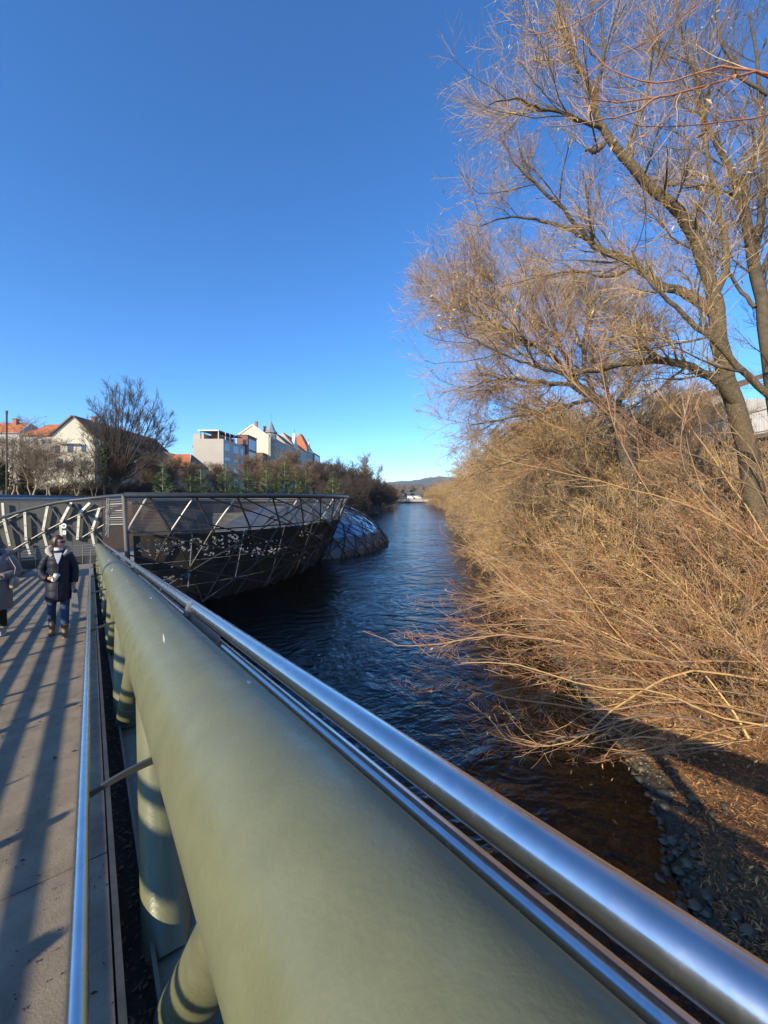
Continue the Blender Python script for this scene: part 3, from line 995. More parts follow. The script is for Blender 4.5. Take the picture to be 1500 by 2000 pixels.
# ---- great willow on the right bank
def pp(*t): return [P(*q) for q in t]
wA = [
    (pp((1530, 1330, 10), (1500, 1200, 10), (1482, 1050, 10), (1465, 900, 10), (1430, 770, 10), (1405, 660, 10), (1395, 580, 10)), .27, .17),
    (pp((1398, 600, 10), (1372, 500, 9.9), (1335, 425, 9.8), (1275, 370, 9.7), (1225, 315, 9.6), (1190, 270, 9.6), (1165, 228, 9.6)), .16, .07),
    (pp((1168, 235, 9.6), (1160, 190, 9.6), (1135, 140, 9.6), (1110, 90, 9.7), (1090, 30, 9.8), (1080, -40, 10)), .07, .02),
    (pp((1175, 250, 9.6), (1140, 240, 9.5), (1090, 222, 9.4), (1040, 208, 9.3), (1000, 190, 9.2), (955, 205, 9.1)), .055, .012),
    (pp((1165, 235, 9.6), (1165, 170, 9.5), (1180, 100, 9.4), (1175, 20, 9.4), (1190, -60, 9.4)), .05, .015),
    (pp((1235, 325, 9.6), (1230, 270, 9.8), (1260, 200, 10), (1275, 110, 10.2), (1270, 10, 10.4)), .05, .012),
    (pp((1180, 280, 9.6), (1165, 296, 9.4), (1145, 292, 9.3)), .055, .03),
    (pp((1400, 620, 10), (1350, 578, 10.2), (1290, 555, 10.4), (1235, 515, 10.6), (1180, 490, 10.8), (1140, 462, 11)), .13, .07),
    (pp((1145, 466, 11), (1110, 420, 11), (1065, 375, 11), (1030, 345, 11), (1000, 310, 11), (975, 260, 11)), .06, .012),
    (pp((1140, 462, 11), (1090, 440, 11.2), (1040, 428, 11.4), (990, 425, 11.6), (940, 440, 11.8)), .06, .012),
    (pp((1240, 520, 10.6), (1190, 540, 10.8), (1130, 530, 11), (1060, 540, 11.2), (980, 560, 11.4)), .05, .01),
    (pp((1445, 800, 10), (1400, 745, 9.8), (1340, 712, 9.6), (1275, 704, 9.4), (1200, 715, 9.2), (1120, 732, 9.1)), .12, .06),
    (pp((1120, 732, 9.1), (1060, 720, 9.1), (980, 690, 9.0), (900, 650, 9.0)), .05, .010),
    (pp((1520, 790, 8), (1460, 735, 8), (1410, 680, 8), (1350, 630, 8), (1300, 580, 8), (1262, 545, 8), (1235, 490, 8)), .075, .02),
    (pp((1395, 580, 10), (1420, 520, 10.4), (1410, 430, 10.8), (1385, 330, 11), (1370, 200, 11.2), (1345, 60, 11.4)), .10, .015),
    (pp((1340, 430, 9.8), (1400, 365, 10), (1340, 365, 10.2), (1300, 362, 10.2)), .04, .02),
]
lp, lr = limbs_from(wA, 18, .018)
t1, q1 = grow(lp[1:], lr[1:], 150, 2.1, .75, .15, (-.02, 0, .10), .16, 7, .5, .006, .035)
t2, q2 = grow(t1, q1, 1500, 1.15, .65, .15, (0, 0, .04), .2, 5, .6, .0035, .012)
t3_, q3 = grow(t2, q2, 11500, .55, .6, .1, (0, 0, .0), .2, 4, .7, .0022, .0045)
e1, f1 = grow(lp, lr, 1500, .42, 1.1, .05, (0, 0, .12), .2, 4, .05, .0028, .006)
tree_object("willow_tree", "huge bare old willow with thick rough forked trunk leaning over the right bank", "tree", P(1535, 1340, 10),
            [(lp, lr, 9), (t1, q1, 4)], [(t2, q2, 3), (t3_, q3, 3), (e1, f1, 3)], M['bark'], M['twig'],
            leaves=[(t3_, 1900, .085, M['leaf_pale'])])
# ---- second trunk, broken at the top
wB = [
    (pp((1560, 1150, 12), (1530, 900, 12), (1500, 700, 12), (1482, 560, 12), (1465, 470, 12), (1452, 400, 12), (1446, 345, 12)), .20, .11),
    (pp((1462, 470, 12), (1440, 360, 12), (1410, 300, 12), (1375, 235, 12), (1360, 160, 12), (1330, 60, 12), (1320, -40, 12)), .10, .02),
    (pp((1470, 520, 12), (1490, 400, 12.2), (1492, 280, 12.4), (1478, 140, 12.6), (1462, 20, 12.8)), .12, .025),
    (pp((1480, 560, 12), (1530, 420, 12.2), (1560, 250, 12.4), (1560, 60, 12.6)), .12, .025),
    (pp((1500, 185, 11), (1460, 160, 11), (1420, 110, 11), (1400, 40, 11), (1400, -60, 11)), .05, .015),
    (pp((1445, 380, 12), (1400, 372, 12), (1340, 362, 12), (1290, 355, 12)), .05, .015),
    (pp((1475, 600, 12), (1440, 560, 12.4), (1400, 500, 12.8), (1330, 440, 13), (1290, 360, 13)), .06, .012),
]
lp, lr = limbs_from(wB, 16, .02)
t1, q1 = grow(lp, lr, 110, 2.8, .7, .2, (0, 0, .08), .16, 7, .5, .006, .035)
t2, q2 = grow(t1, q1, 1000, 1.2, .65, .15, (0, 0, .03), .2, 5, .6, .0035, .012)
t3_, q3 = grow(t2, q2, 7000, .6, .6, .1, (0, 0, 0), .2, 4, .7, .0025, .005)
tree_object("willow_tree", "tall willow with pale broken trunk top standing behind the great leaning willow", "tree", P(1565, 1180, 12),
            [(lp, lr, 8), (t1, q1, 4)], [(t2, q2, 3), (t3_, q3, 3)], M['bark_dark'], M['twig_brown'], leaves=[(t3_, 600, .09, M['leaf_pale'])])
# ---- bushy willow further along, fine gold twigs reaching over the water
wC = [
    (pp((1250, 1000, 17), (1225, 900, 17), (1200, 815, 17), (1160, 778, 17), (1120, 750, 17)), .34, .20),
    (pp((1195, 810, 17), (1225, 760, 17), (1250, 690, 17.4), (1240, 610, 17.8)), .16, .03),
    (pp((1120, 750, 17), (1070, 690, 16.6), (1000, 650, 16.2), (930, 615, 16), (850, 585, 16)), .12, .012),
    (pp((1130, 755, 17), (1090, 660, 17.2), (1070, 590, 17.4), (1050, 520, 17.6)), .12, .015),
    (pp((1120, 752, 17), (1050, 745, 16.5), (980, 740, 16), (905, 760, 15.6)), .11, .012),
    (pp((1160, 778, 17), (1140, 680, 17.6), (1150, 600, 18), (1140, 540, 18.4)), .11, .015),
    (pp((1150, 780, 17), (1080, 800, 16.4), (1000, 815, 16), (920, 830, 15.6)), .10, .012),
    (pp((1200, 830, 17), (1110, 860, 16), (1020, 890, 15.4), (930, 930, 15)), .10, .012),
    (pp((1070, 690, 16.6), (1020, 610, 16.4), (960, 560, 16.2), (900, 540, 16.2)), .06, .010),
    (pp((1200, 815, 17), (1180, 740, 17.5), (1200, 640, 18), (1220, 560, 18)), .10, .015),
]
lp, lr = limbs_from(wC, 14, .04)
t1, q1 = grow(lp[1:], lr[1:], 240, 2.5, .7, .1, (-.01, 0, .03), .16, 7, .5, .007, .04)
t2, q2 = grow(t1, q1, 3400, 1.5, .65, .1, (0, 0, .0), .22, 5, .6, .005, .012)
t3_, q3 = grow(t2, q2, 24000, .75, .65, .05, (0, 0, 0), .24, 4, .7, .0038, .0068)
tree_object("willow_tree", "dense golden brown willow spreading low over the river beside the great willow", "tree", P(1255, 1010, 17),
            [(lp, lr, 8), (t1, q1, 4)], [(t2, q2, 3), (t3_, q3, 3)], M['bark_dark'], M['twig'], leaves=[(t3_, 2600, .11, M['leaf'])])

# ---- near willow shrubs with long whips over the water
shrubs = [
    ("large willow shrub with long pale stems crossing in front of the great trunk", (7.6, 8.6), [
        (pp((1560, 1200, 8.6), (1500, 1110, 8.6), (1390, 1000, 8.4), (1290, 900, 8.2), (1180, 800, 8.0), (1100, 730, 8), (1040, 640, 8)), .032, .006),
        (pp((1560, 1010, 8), (1400, 910, 8), (1310, 872, 8), (1200, 795, 8), (1120, 700, 8), (1080, 600, 8)), .026, .005),
        (pp((1560, 1120, 7.6), (1400, 1010, 7.6), (1250, 960, 7.6), (1100, 925, 7.6), (960, 890, 7.6)), .022, .006),
        (pp((1540, 1240, 8), (1330, 1040, 8), (1230, 900, 8), (1190, 800, 8), (1170, 680, 8)), .02, .006),
        (pp((1520, 1180, 7), (1400, 1000, 7), (1330, 900, 7), (1350, 760, 7), (1390, 650, 7)), .014, .006),
        (pp((1530, 1100, 8.6), (1430, 950, 8.6), (1360, 850, 8.6), (1280, 760, 8.6), (1235, 640, 8.6)), .018, .006),
    ], 34, (-.55, .1, .55), 4.6),
    ("low willow shrub whose reddish whips stretch furthest left over the water", (7.0, 7.4), [
        (pp((1600, 1300, 7.6), (1400, 1288, 7.4), (1235, 1292, 7.2), (1100, 1255, 7), (960, 1240, 6.9), (850, 1262, 6.9), (735, 1258, 6.9)), .028, .006),
        (pp((1560, 1340, 7.4), (1340, 1300, 7.2), (1200, 1260, 7), (1060, 1215, 6.9), (905, 1232, 6.8)), .020, .006),
        (pp((1500, 1330, 7), (1340, 1310, 7), (1220, 1370, 6.8), (1130, 1440, 6.6), (1040, 1456, 6.5), (960, 1435, 6.4)), .024, .006),
        (pp((1500, 1400, 6.9), (1330, 1370, 6.8), (1180, 1385, 6.6), (1050, 1372, 6.5), (950, 1350, 6.4), (860, 1310, 6.4)), .018, .006),
        (pp((1530, 1280, 7.6), (1330, 1250, 7.4), (1150, 1195, 7.2), (1000, 1170, 7.1), (880, 1200, 7)), .018, .006),
        (pp((1560, 1420, 6.6), (1400, 1400, 6.6), (1290, 1350, 6.6), (1150, 1340, 6.5), (1020, 1300, 6.5), (900, 1295, 6.5)), .020, .006),
        (pp((1480, 1360, 7.2), (1250, 1330, 7), (1080, 1320, 7), (940, 1280, 7)), .014, .006),
    ], 46, (-.80, -.15, .06), 3.4),
    ("tangled tan willow shrub in the middle of the bank below the old trunk", (7.6, 11.5), [
        (pp((1420, 1250, 11), (1320, 1150, 10.6), (1180, 1120, 10.4), (1040, 1100, 10.2), (915, 1085, 10)), .026, .005),
        (pp((1400, 1230, 11), (1260, 1060, 10.8), (1150, 960, 10.6), (1060, 900, 10.4)), .024, .005),
        (pp((1380, 1260, 10.5), (1200, 1190, 10.2), (1060, 1160, 10), (930, 1170, 9.8)), .022, .005),
    ], 40, (-.6, -.1, .5), 4.6),
    ("tan willow shrub with its twigs trailing at the bend of the bank", (7.6, 16), [
        (pp((1180, 1120, 16), (1080, 1000, 16), (980, 950, 15.8), (910, 960, 15.6)), .03, .006),
        (pp((1180, 1120, 16), (1090, 1040, 15.6), (1000, 1020, 15.4), (920, 1030, 15.2)), .03, .006),
    ], 44, (-.5, -.1, .6), 5.0),
    ("upright willow shrub at the frame edge with red shoots in front of the quay wall", (10.2, 9.6), [
        (pp((1560, 1250, 9.6), (1520, 1050, 9.6), (1480, 900, 9.4), (1400, 800, 9.2), (1330, 700, 9)), .028, .006),
        (pp((1560, 1250, 9.6), (1500, 1100, 9.2), (1400, 950, 9), (1260, 880, 8.8), (1130, 850, 8.6)), .028, .006),
    ], 40, (-.45, -.1, .8), 5.0),
]
for si, (lab, bs, paths, nst, dirv, ln) in enumerate(shrubs):
    base = np.array([bs[0], bs[1], gz(*bs)])
    K = 12
    lp, lr = limbs_from(paths, K, .012)
    # further stems from the stool
    dv = np.array(dirv)
    d = norm(dv[None] + rng.normal(size=(nst, 3)) * [.42, .5, .30])
    st = np.zeros((nst, K, 3)); st[:, 0] = base + rng.normal(size=(nst, 3)) * [.9, 1.0, .12]
    L = ln * rng.uniform(.55, 1.15, nst)
    for k in range(1, K):
        d = norm(d + np.array([-.02, 0, -.030]) + .07 * rng.normal(size=(nst, 3)))
        st[:, k] = st[:, k - 1] + d * (L / (K - 1))[:, None]
    st[..., 2] = np.maximum(st[..., 2], .15 + .2 * np.arange(K)[None] / K)
    sr = rng.uniform(.010, .024, nst)[:, None] * np.linspace(1, .2, K)[None]
    lp = np.concatenate([lp, st]); lr = np.concatenate([lr, sr])
    nn = [1, .75, 1, 1, 1][si]
    up = (0, 0, .03) if si == 1 else (-.01, 0, .03)
    t1, q1 = grow(lp, lr, int(400 * nn), 1.15, .5, .12, up, .09, 6, .6, .003, .009)
    t2, q2 = grow(t1, q1, int(1900 * nn), .46, .6, .08, up, .11, 4, .7, .0024, .0048)
    t3_, q3 = grow(t2, q2, int(2600 * nn), .20, .6, .1, (0, 0, .02), .15, 3, .7, .002, .0032)
    lv = [(t2, 700, .07, M['leaf'])] if si != 1 else [(t1, 380, .085, M['leaf'])]
    def clear(p_, r_):
        y_ = np.maximum(p_[..., 1], .5)
        py_ = HZ + (EYE - p_[..., 2]) / y_ * F; px_ = CX + p_[..., 0] / y_ * F
        ok_ = ~((py_ > 1495 - .06 * np.clip(px_ - 1150, -600, 350)) & (px_ > 900)).any(1)
        return p_[ok_], r_[ok_]
    lp, lr = clear(lp, lr); t1, q1 = clear(t1, q1); t2, q2 = clear(t2, q2); t3_, q3 = clear(t3_, q3)
    tree_object("willow_shrub", lab, "shrub", base, [(lp, lr, 5)], [(t1, q1, 3), (t2, q2, 3), (t3_, q3, 3)], M['twig'] if si != 1 else M['twig'], M['twig_red'],
                group="willow shrubs on the near bank", leaves=lv, tname="stems", cname="twigs")
# boughs of a shrub beside the camera hanging into the top of the view
base = np.array([6.4, 2.4, gz(6.4, 2.4)])
wN = [
    ([base, base + [0, .3, 2.5], P(1640, 300, 4.2), P(1500, 145, 4.2), P(1400, 165, 4.1), P(1290, 188, 4.0), P(1200, 198, 4), P(1100, 184, 3.9)], .022, .003),
    ([base, base + [.2, .4, 2.6], P(1650, 260, 4.4), P(1500, 230, 4.3), P(1390, 240, 4.3), P(1260, 246, 4.2), P(1150, 205, 4.2)], .016, .003),
    ([P(1290, 188, 4.0), P(1230, 222, 4), P(1150, 240, 4), P(1060, 246, 4)], .012, .003),
    ([P(1500, 145, 4.2), P(1400, 130, 4.2), P(1300, 160, 4.2), P(1200, 140, 4.2), P(1150, 90, 4.2)], .012, .003),
    ([base, base + [.3, .2, 3], P(1700, 60, 4.5), P(1520, -60, 4.4), P(1400, -20, 4.4), P(1270, 80, 4.3), P(1180, 120, 4.2)], .018, .003),
    ([base, base + [.2, .5, 3], P(1660, -150, 4.4), P(1400, -150, 4.2), P(1240, -40, 4.2), P(1120, 50, 4.2), P(1010, 68, 4.2)], .016, .003),
]
lp, lr = limbs_from(wN, 14, .006)
t1, q1 = grow(lp, lr, 70, .7, .6, .45, (0, 0, .04), .12, 6, .55, .002, .006)
t2, q2 = grow(t1, q1, 240, .28, .6, .1, (0, 0, .02), .15, 4, .65, .0015, .003)
tree_object("willow_shrub", "nearest willow with a few red whips hanging into the top right corner", "shrub", base,
            [(lp, lr, 6)], [(t1, q1, 4), (t2, q2, 3)], M['twig_red'], M['twig_red'], leaves=[(t1, 26, .10, M['leaf'])], tname="stems", cname="twigs")

# ---- trees of the banks further on, made once per kind and copied
def make_tree(name, label, cat, H, spread, n1, n2, n3, n4, lean=(0, 0, 0), mt='bark_dark', mtw='twig_brown', fork=.25, up=.12, rt=.012, multi=1, r0=.22, leaves=None, ang=.75):
    paths = []
    for k in range(multi):
        a = rng.uniform(0, 6.28); s_ = .0 if multi == 1 else .25 * H
        tip = np.array([math.cos(a) * s_ + lean[0], math.sin(a) * s_ + lean[1], H * rng.uniform(.75, .95)])
        mid = tip * [.35, .35, .45] + rng.normal(size=3) * .15
        paths.append(([np.zeros(3) + (rng.normal(size=3) * [.2, .2, 0] if multi > 1 else 0), mid * .5, mid, tip], r0 * rng.uniform(.7, 1), .03))
    lp, lr = limbs_from(paths, 12, .05)
    a1, b1 = grow(lp, lr, n1, spread, ang, fork, (0, 0, up), .12, 8, .6, .02, .5, taper=.5)
    a2, b2 = grow(a1, b1, n2, spread * .5, .65, .15, (0, 0, up), .16, 6, .6, .012, .05)
    a3, b3 = grow(a2, b2, n3, spread * .26, .6, .1, (0, 0, up * .5), .18, 4, .65, rt * .8, .022)
    a4, b4 = grow(a3, b3, n4, spread * .14, .6, .1, (0, 0, up * .3), .2, 3, .7, rt * .6, .014)
    lv = [(a4, leaves[0], leaves[1], M[leaves[2]])] if leaves else None
    return tree_object(name, label, cat, (0, 0, 0), [(lp, lr, 7), (a1, b1, 5)], [(a2, b2, 3), (a3, b3, 3), (a4, b4, 3)], M[mt], M[mtw], leaves=lv)

gold = make_tree("willow_tree", "x", "tree", 8.5, 5.2, 26, 220, 1500, 8000, (-1.2, -.3, 0), 'bark_dark', 'twig', .12, .03, .013, 3, .24, (900, .2, 'leaf'))
gold2 = make_tree("willow_tree", "x", "tree", 8.0, 5.0, 30, 240, 1500, 8000, (-1.6, -.2, 0), 'bark_dark', 'twig', .08, .0, .013, 4, .2, (700, .2, 'leaf'))
bushg = make_tree("willow_shrub", "x", "shrub", 3.6, 3.2, 40, 260, 1400, 6000, (-.8, 0, 0), 'twig', 'twig', .05, .0, .010, 7, .05, (500, .14, 'leaf'))
yy = [(21, 'a', 6.2, .95), (26, 'b', 5.8, .9), (32, 'a', 5.8, 1.1), (39, 'b', 5.4, 1.15), (47, 'a', 5.2, 1.15), (57, 'b', 3.2, 1.2), (68, 'a', 3.6, 1.2), (82, 'b', 3.8, 1.15), (98, 'a', 4, 1.05), (116, 'b', 4, 1.0), (136, 'a', 3, 1.0), (158, 'b', 3, .95), (182, 'a', 3, .95), (206, 'b', 3, 1.0)]
GG = "bare golden willows along the right bank"
used = set()
for i, (y, k, off, s_) in enumerate(yy):
    src = gold if k == 'a' else gold2
    x = XR(y) + off + (1.5 if y > 30 else .5)
    loc = (x, y, gz(x, y) - .1)
    lab = f"bare golden willow, {ORD[i]} of its row from the bend towards the bridge"
    if i == 0: lab = "bare golden willow just behind the low spreading willow, where the bank bends"
    if i == len(yy) - 1: lab = "last bare willow of the right bank, beside the road bridge"
    if id(src) not in used:
        used.add(id(src)); src.location = loc; src.scale = (s_,) * 3; src.rotation_euler = (0, 0, rng.uniform(-.5, .5)); src['label'] = lab; src['group'] = GG
    else:
        copy_tree(src, loc, s_, rng.uniform(-.9, .9), lab, GG)
GS = "low willow shrubs at the right water's edge"
ys = [13, 17.5, 20.5, 24, 28, 32.5, 38, 44, 51, 60, 70, 82, 96, 112, 130, 150, 172, 196]
for i, y in enumerate(ys):
    x = XR(y) + (2.5 if y > 16 else 2.8)
    loc = (x, y, gz(x, y) - .05); s_ = .95 + .004 * y + rng.uniform(-.1, .15)
    lab = f"low willow shrub on the right water's edge, {ORD[i]} counted away from the ramp"
    if i == 0:
        bushg.location = loc; bushg.scale = (s_,) * 3; bushg['label'] = lab; bushg['group'] = GS
    else:
        copy_tree(bushg, loc, s_, rng.uniform(-.8, .8), lab, GS)
for i, (y, d_, s_) in enumerate(((9.2, 2.6, .62), (10.4, 4.6, .7), (12.4, 6.2, .8), (13.6, 3.4, .8), (14.4, 7.6, .85), (16.4, 5, .9), (19, 6.8, .9), (19.6, 1.6, .9), (9.6, 7.4, .75), (8.4, 5.4, .6), (23, 7.5, 1), (26, 5, 1))):
    x = XR(y) + d_
    copy_tree(bushg, (x, y, gz(x, y) - .05), s_, rng.uniform(-1.2, 1.2), "bare tan willow shrub on the near slope between the large willow shrubs", "willow shrubs filling the near slope")
GU = "bare trees up the slope of the right bank"
for i, (x, y, s_) in enumerate(((13, 15, .5), (15.5, 21, .55), (14, 27, .6), (17, 35, .9), (20, 46, 1.), (22, 60, 1.1), (27, 80, 1.2), (33, 110, 1.2))):
    copy_tree(gold2 if i % 2 else gold, (x, y, gz(x, y) - .1), s_, rng.uniform(-1, 1), f"bare brown tree up the right slope behind the willows, {ORD[i]} from the quay railing", GU)

for i, (x, y, s_) in enumerate(((20.5, 26.5, .55), (22.6, 28.5, .6), (24.8, 30, .62), (18.6, 24.6, .42))):
    copy_tree(gold2 if i % 2 else gold, (x, y, 7.95), s_, rng.uniform(-1, 1), f"bare street tree before the pale grey quay house, {ORD[i]} from the ramp", "bare street trees before the quay house")
# left bank
paths = []
vb = P(226, 965, 58)
for k in range(36):
    aa = R(-88 + 176 * (k + rng.uniform(-.3, .3)) / 35)
    dY = rng.uniform(-4, 4); rr_ = rng.uniform(.86, 1.0)
    tip = P(252 + 88 * rr_ * math.sin(aa), 868 - 116 * rr_ * math.cos(aa), 58 + dY)
    fk = P(228 + 10 * math.sin(aa), rng.uniform(905, 940), 58 + dY * .1)
    md = fk * .5 + tip * .5 + np.array([0, 0, -.3 * abs(math.sin(aa)) ** 2 * 2 - .4])
    paths.append(([vb, vb * .45 + fk * .55, fk, md, tip], .20, .02))
lp, lr = limbs_from(paths, 14, .06)
a1, b1 = grow(lp, lr, 520, 2.3, .36, .34, (0, 0, .05), .09, 7, .6, .018, .06)
a2, b2 = grow(a1, b1, 3000, 1.5, .45, .15, (0, 0, .06), .12, 5, .65, .014, .03)
a3, b3 = grow(a2, b2, 15000, .75, .5, .1, (0, 0, .05), .14, 4, .7, .012, .018)
tree_object("bare_tree", "large dark vase-shaped bare tree standing before the gabled house", "tree", vb - [0, 0, .8], [(lp, lr, 7), (a1, b1, 4)], [(a2, b2, 3), (a3, b3, 3)], M['twig_dark'], M['twig_dark'])
rnd = make_tree("bare_tree", "x", "tree", 8.5, 4.6, 34, 300, 1700, 7500, (0, 0, 0), 'bark_dark', 'twig_brown', .2, .05, .018, 1, .2, (600, .22, 'brownleaf'))
GL = "bare brown trees on the left bank"
for i, (px, y, s_, lab) in enumerate(((560, 96, 1.25, "broad round brown tree before the stone fronted row of houses"), (492, 88, 1.05, "round brown tree right of the modern block's corner"), (428, 84, .80, "small brown tree in front of the modern block's pale wall"),
        (612, 105, 1.05, "brown tree before the right end of the house row"), (650, 118, 1.1, "brown tree left of the dark poplar clump"), (330, 74, .85, "brown tree right of the large vase-shaped tree"), (290, 70, .8, "dark brown tree under the vase-shaped tree's right side"),
        (372, 80, .8, "brown tree left of the modern block"), (530, 84, .85, "lower brown tree under the turreted house"), (682, 125, .95, "brown tree beside the dark shrubs at the left water's edge"), (590, 90, .8, "small reddish brown tree behind the firs' right end"))):
    x = P(px, 0, y)[0]; loc = (x, y, max(gz(x, y), 1) - .1)
    if i == 0: rnd.location = loc; rnd.scale = (s_,) * 3; rnd['label'] = lab; rnd['group'] = GL
    else: copy_tree(rnd, loc, s_, rng.uniform(0, 6), lab, GL)
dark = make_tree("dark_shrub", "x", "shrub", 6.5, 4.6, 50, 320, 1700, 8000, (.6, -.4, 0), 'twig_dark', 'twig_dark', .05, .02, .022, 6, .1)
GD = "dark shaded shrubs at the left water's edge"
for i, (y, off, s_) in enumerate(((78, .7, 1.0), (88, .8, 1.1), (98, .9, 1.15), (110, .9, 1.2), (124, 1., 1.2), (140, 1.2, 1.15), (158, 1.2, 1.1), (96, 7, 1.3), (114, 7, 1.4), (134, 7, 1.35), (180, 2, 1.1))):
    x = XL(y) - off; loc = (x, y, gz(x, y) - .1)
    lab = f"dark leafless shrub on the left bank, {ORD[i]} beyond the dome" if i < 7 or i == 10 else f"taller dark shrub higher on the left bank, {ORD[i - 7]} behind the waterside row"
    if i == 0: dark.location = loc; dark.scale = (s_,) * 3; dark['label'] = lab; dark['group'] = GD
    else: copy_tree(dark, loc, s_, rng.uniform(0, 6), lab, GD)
pop = make_tree("poplar_tree", "tall thin bare poplar standing above the dark shrubs of the left bank", "tree", 15, 4.6, 44, 320, 1800, 6500, (0, 0, 0), 'twig_dark', 'twig_brown', .3, .16, .034, 3, .2, None, .5)
pop.location = (XL(122) - 4, 122, 1.5); pop.scale = (1, 1, 1.0)
copy_tree(pop, (XL(134) - 3, 134, 1.2), .88, 2.0, "shorter bare poplar right of the tallest one on the left bank")
for i, (y, off, s_) in enumerate(((200, 1, 1.0), (225, 0, .95), (185, -.5, .8))):
    x = XL(y) - 2 - off
    copy_tree(gold, (x, y, gz(x, y)), s_, 2.5 + i, f"sunlit golden tree at the far left bank, {ORD[i]} of three near the bridge", "golden trees at the left end of the bridge")
# ivy clad trunks on the left and pale branched young trees
ivyt = make_tree("bare_tree", "pale branched leafless tree left of the gabled house", "tree", 7.4, 4.6, 18, 130, 600, 1500, (0, 0, 0), 'firtrunk', 'twig_brown', .25, .07, .016, 2, .15)
x, y = P(62, 0, 48)[0], 48
ivyt.location = (x, y, 4.7)
for i, (px, y, s_, lab) in enumerate(((34, 52, 1.15, "young bare tree with pale limbs at the left frame edge"), (92, 47, .78, "young forked bare tree before the gable wall"), (150, 55, .7, "thin bare tree below the gable window"), (120, 60, .95, "thin bare tree behind the forked young tree"), (185, 56, .75, "small bare tree left of the vase-shaped tree's trunk"), (8, 50, 1.0, "bare tree at the outermost left beside the ivy column"))):
    copy_tree(ivyt, (P(px, 0, y)[0], y, 4.7), s_, rng.uniform(0, 6), lab)
for (px, y, zt, lab) in ((4, 47, 905, "ivy covered trunk at the left frame edge"), (50, 49, 915, "ivy covered trunk behind the pale young tree"), (204, 57, 870, "tall ivy covered trunk left of the vase-shaped tree")):
    c = P(px, zt, y); H = c[2] - 4.7
    root = tag(empty("ivy_trunk", (c[0], y, 4.7)), lab, "tree")
    mb = MB(); mb.tube([(0, 0, 0), (.1, 0, H * .5), (0, 0, H + 1.5)], [.2, .15, .06], 8); mb.build("trunk", M['bark_dark'], root, True)
    ln = np.zeros((1, 6, 3)); ln[0, :, 2] = np.linspace(.1, H, 6)
    pts = np.repeat(ln, 40, 0) + rng.normal(size=(40, 1, 3)) * [.28, .28, .1]
    obj("ivy", leaf_mesh("ivy", pts, 1500, .28, M['ivy'], .4, .2), root)
# undergrowth screening the foot of the houses
for i, (px, y, s_) in enumerate(((25, 56, .85), (75, 60, .85), (125, 62, .85), (170, 60, .9), (215, 64, .95), (260, 63, .95), (300, 62, .9), (345, 64, .8), (390, 66, .8), (440, 72, .9), (520, 78, .9), (580, 84, .9), (640, 92, 1.0))):
    copy_tree(dark, (P(px, 0, y)[0], y, 3.8), (s_, s_ * .5), rng.uniform(0, 6), f"dark bare undergrowth behind the island rim, {ORD[i]} clump from the left", "undergrowth shrubs behind the island rim")

# firs set up in a row behind the bowl
def make_fir(name, H):
    root = empty(name)
    mb = MB(); mb.tube([(0, 0, 0), (0, 0, H * .6), (0, 0, H)], [.07, .045, .012], 7); mb.build("trunk", M['firtrunk'], root, True)
    bp_, br_ = [], []
    nw = 13
    for k in range(nw):
        z = H * (.06 + .86 * k / (nw - 1)); L = (1 - (k / nw)) ** .8 * 1.35 + .12
        for j in range(6):
            a = rng.uniform(0, 6.28) + j * 1.05; d = np.array([math.cos(a), math.sin(a), 0])
            l_ = L * rng.uniform(.6, 1.15)
            bp_.append([np.array([0, 0, z]) + d * l_ * q + np.array([0, 0, (.28 * q * q + .10 * q) * l_]) for q in np.linspace(0, 1, 5)]); br_.append(np.linspace(.022, .012, 5))
    bp_, br_ = np.array(bp_), np.array(br_)
    s1, r1_ = grow(bp_, br_, 620, .38, .7, .2, (0, 0, .05), .05, 3, 1, .012, .02)
    n1_ = grow(s1, r1_, 4200, .10, .75, 0, (0, 0, .08), .05, 2, 1, .006, .012)
    n2_ = grow(bp_, br_, 1300, .11, .8, .1, (0, 0, .1), .05, 2, 1, .006, .012)
    v, q = join([(bp_, br_, 3), (s1, r1_, 3), (*n1_, 3), (*n2_, 3)])
    obj("crown", np_mesh("crown", v, q, M['fir']), root)
    return root
fir = make_fir("fir_tree", 5.2)
GF = "young firs in a row behind the bowl's rim"
firs = ((318, 47, 905, "first fir of the row, right of the large vase-shaped tree"), (372, 50, 925, "small fir before the brown trees left of the modern block"), (392, 51, 915, "slim fir under the modern block's left wall"), (440, 54, 905, "bright green fir under the modern block's corner"), (458, 55, 930, "short fir touching the bright green fir"),
        (484, 57, 912, "fir between the modern block and the gabled stone house"), (520, 60, 905, "slender fir below the beige gable"), (536, 61, 935, "short fir right below the turret"), (556, 63, 892, "tallest and darkest fir of the row"), (578, 64, 920, "thin fir right of the tallest one"), (597, 66, 912, "fir below the orange hipped roofs"), (650, 71, 920, "last fir at the right end of the row"))
for i, (px, y, top_, lab) in enumerate(firs):
    c = P(px, top_, y); zb = 4.3; s_ = (c[2] - zb) / 5.2
    if i == 0: fir.location = (c[0], y, zb); fir.scale = (1.1, 1.1, s_); tag(fir, lab, "tree", GF)
    else: copy_tree(fir, (c[0], y, zb), (1.05 + .1 * (i % 3), s_), rng.uniform(0, 6), lab, GF)

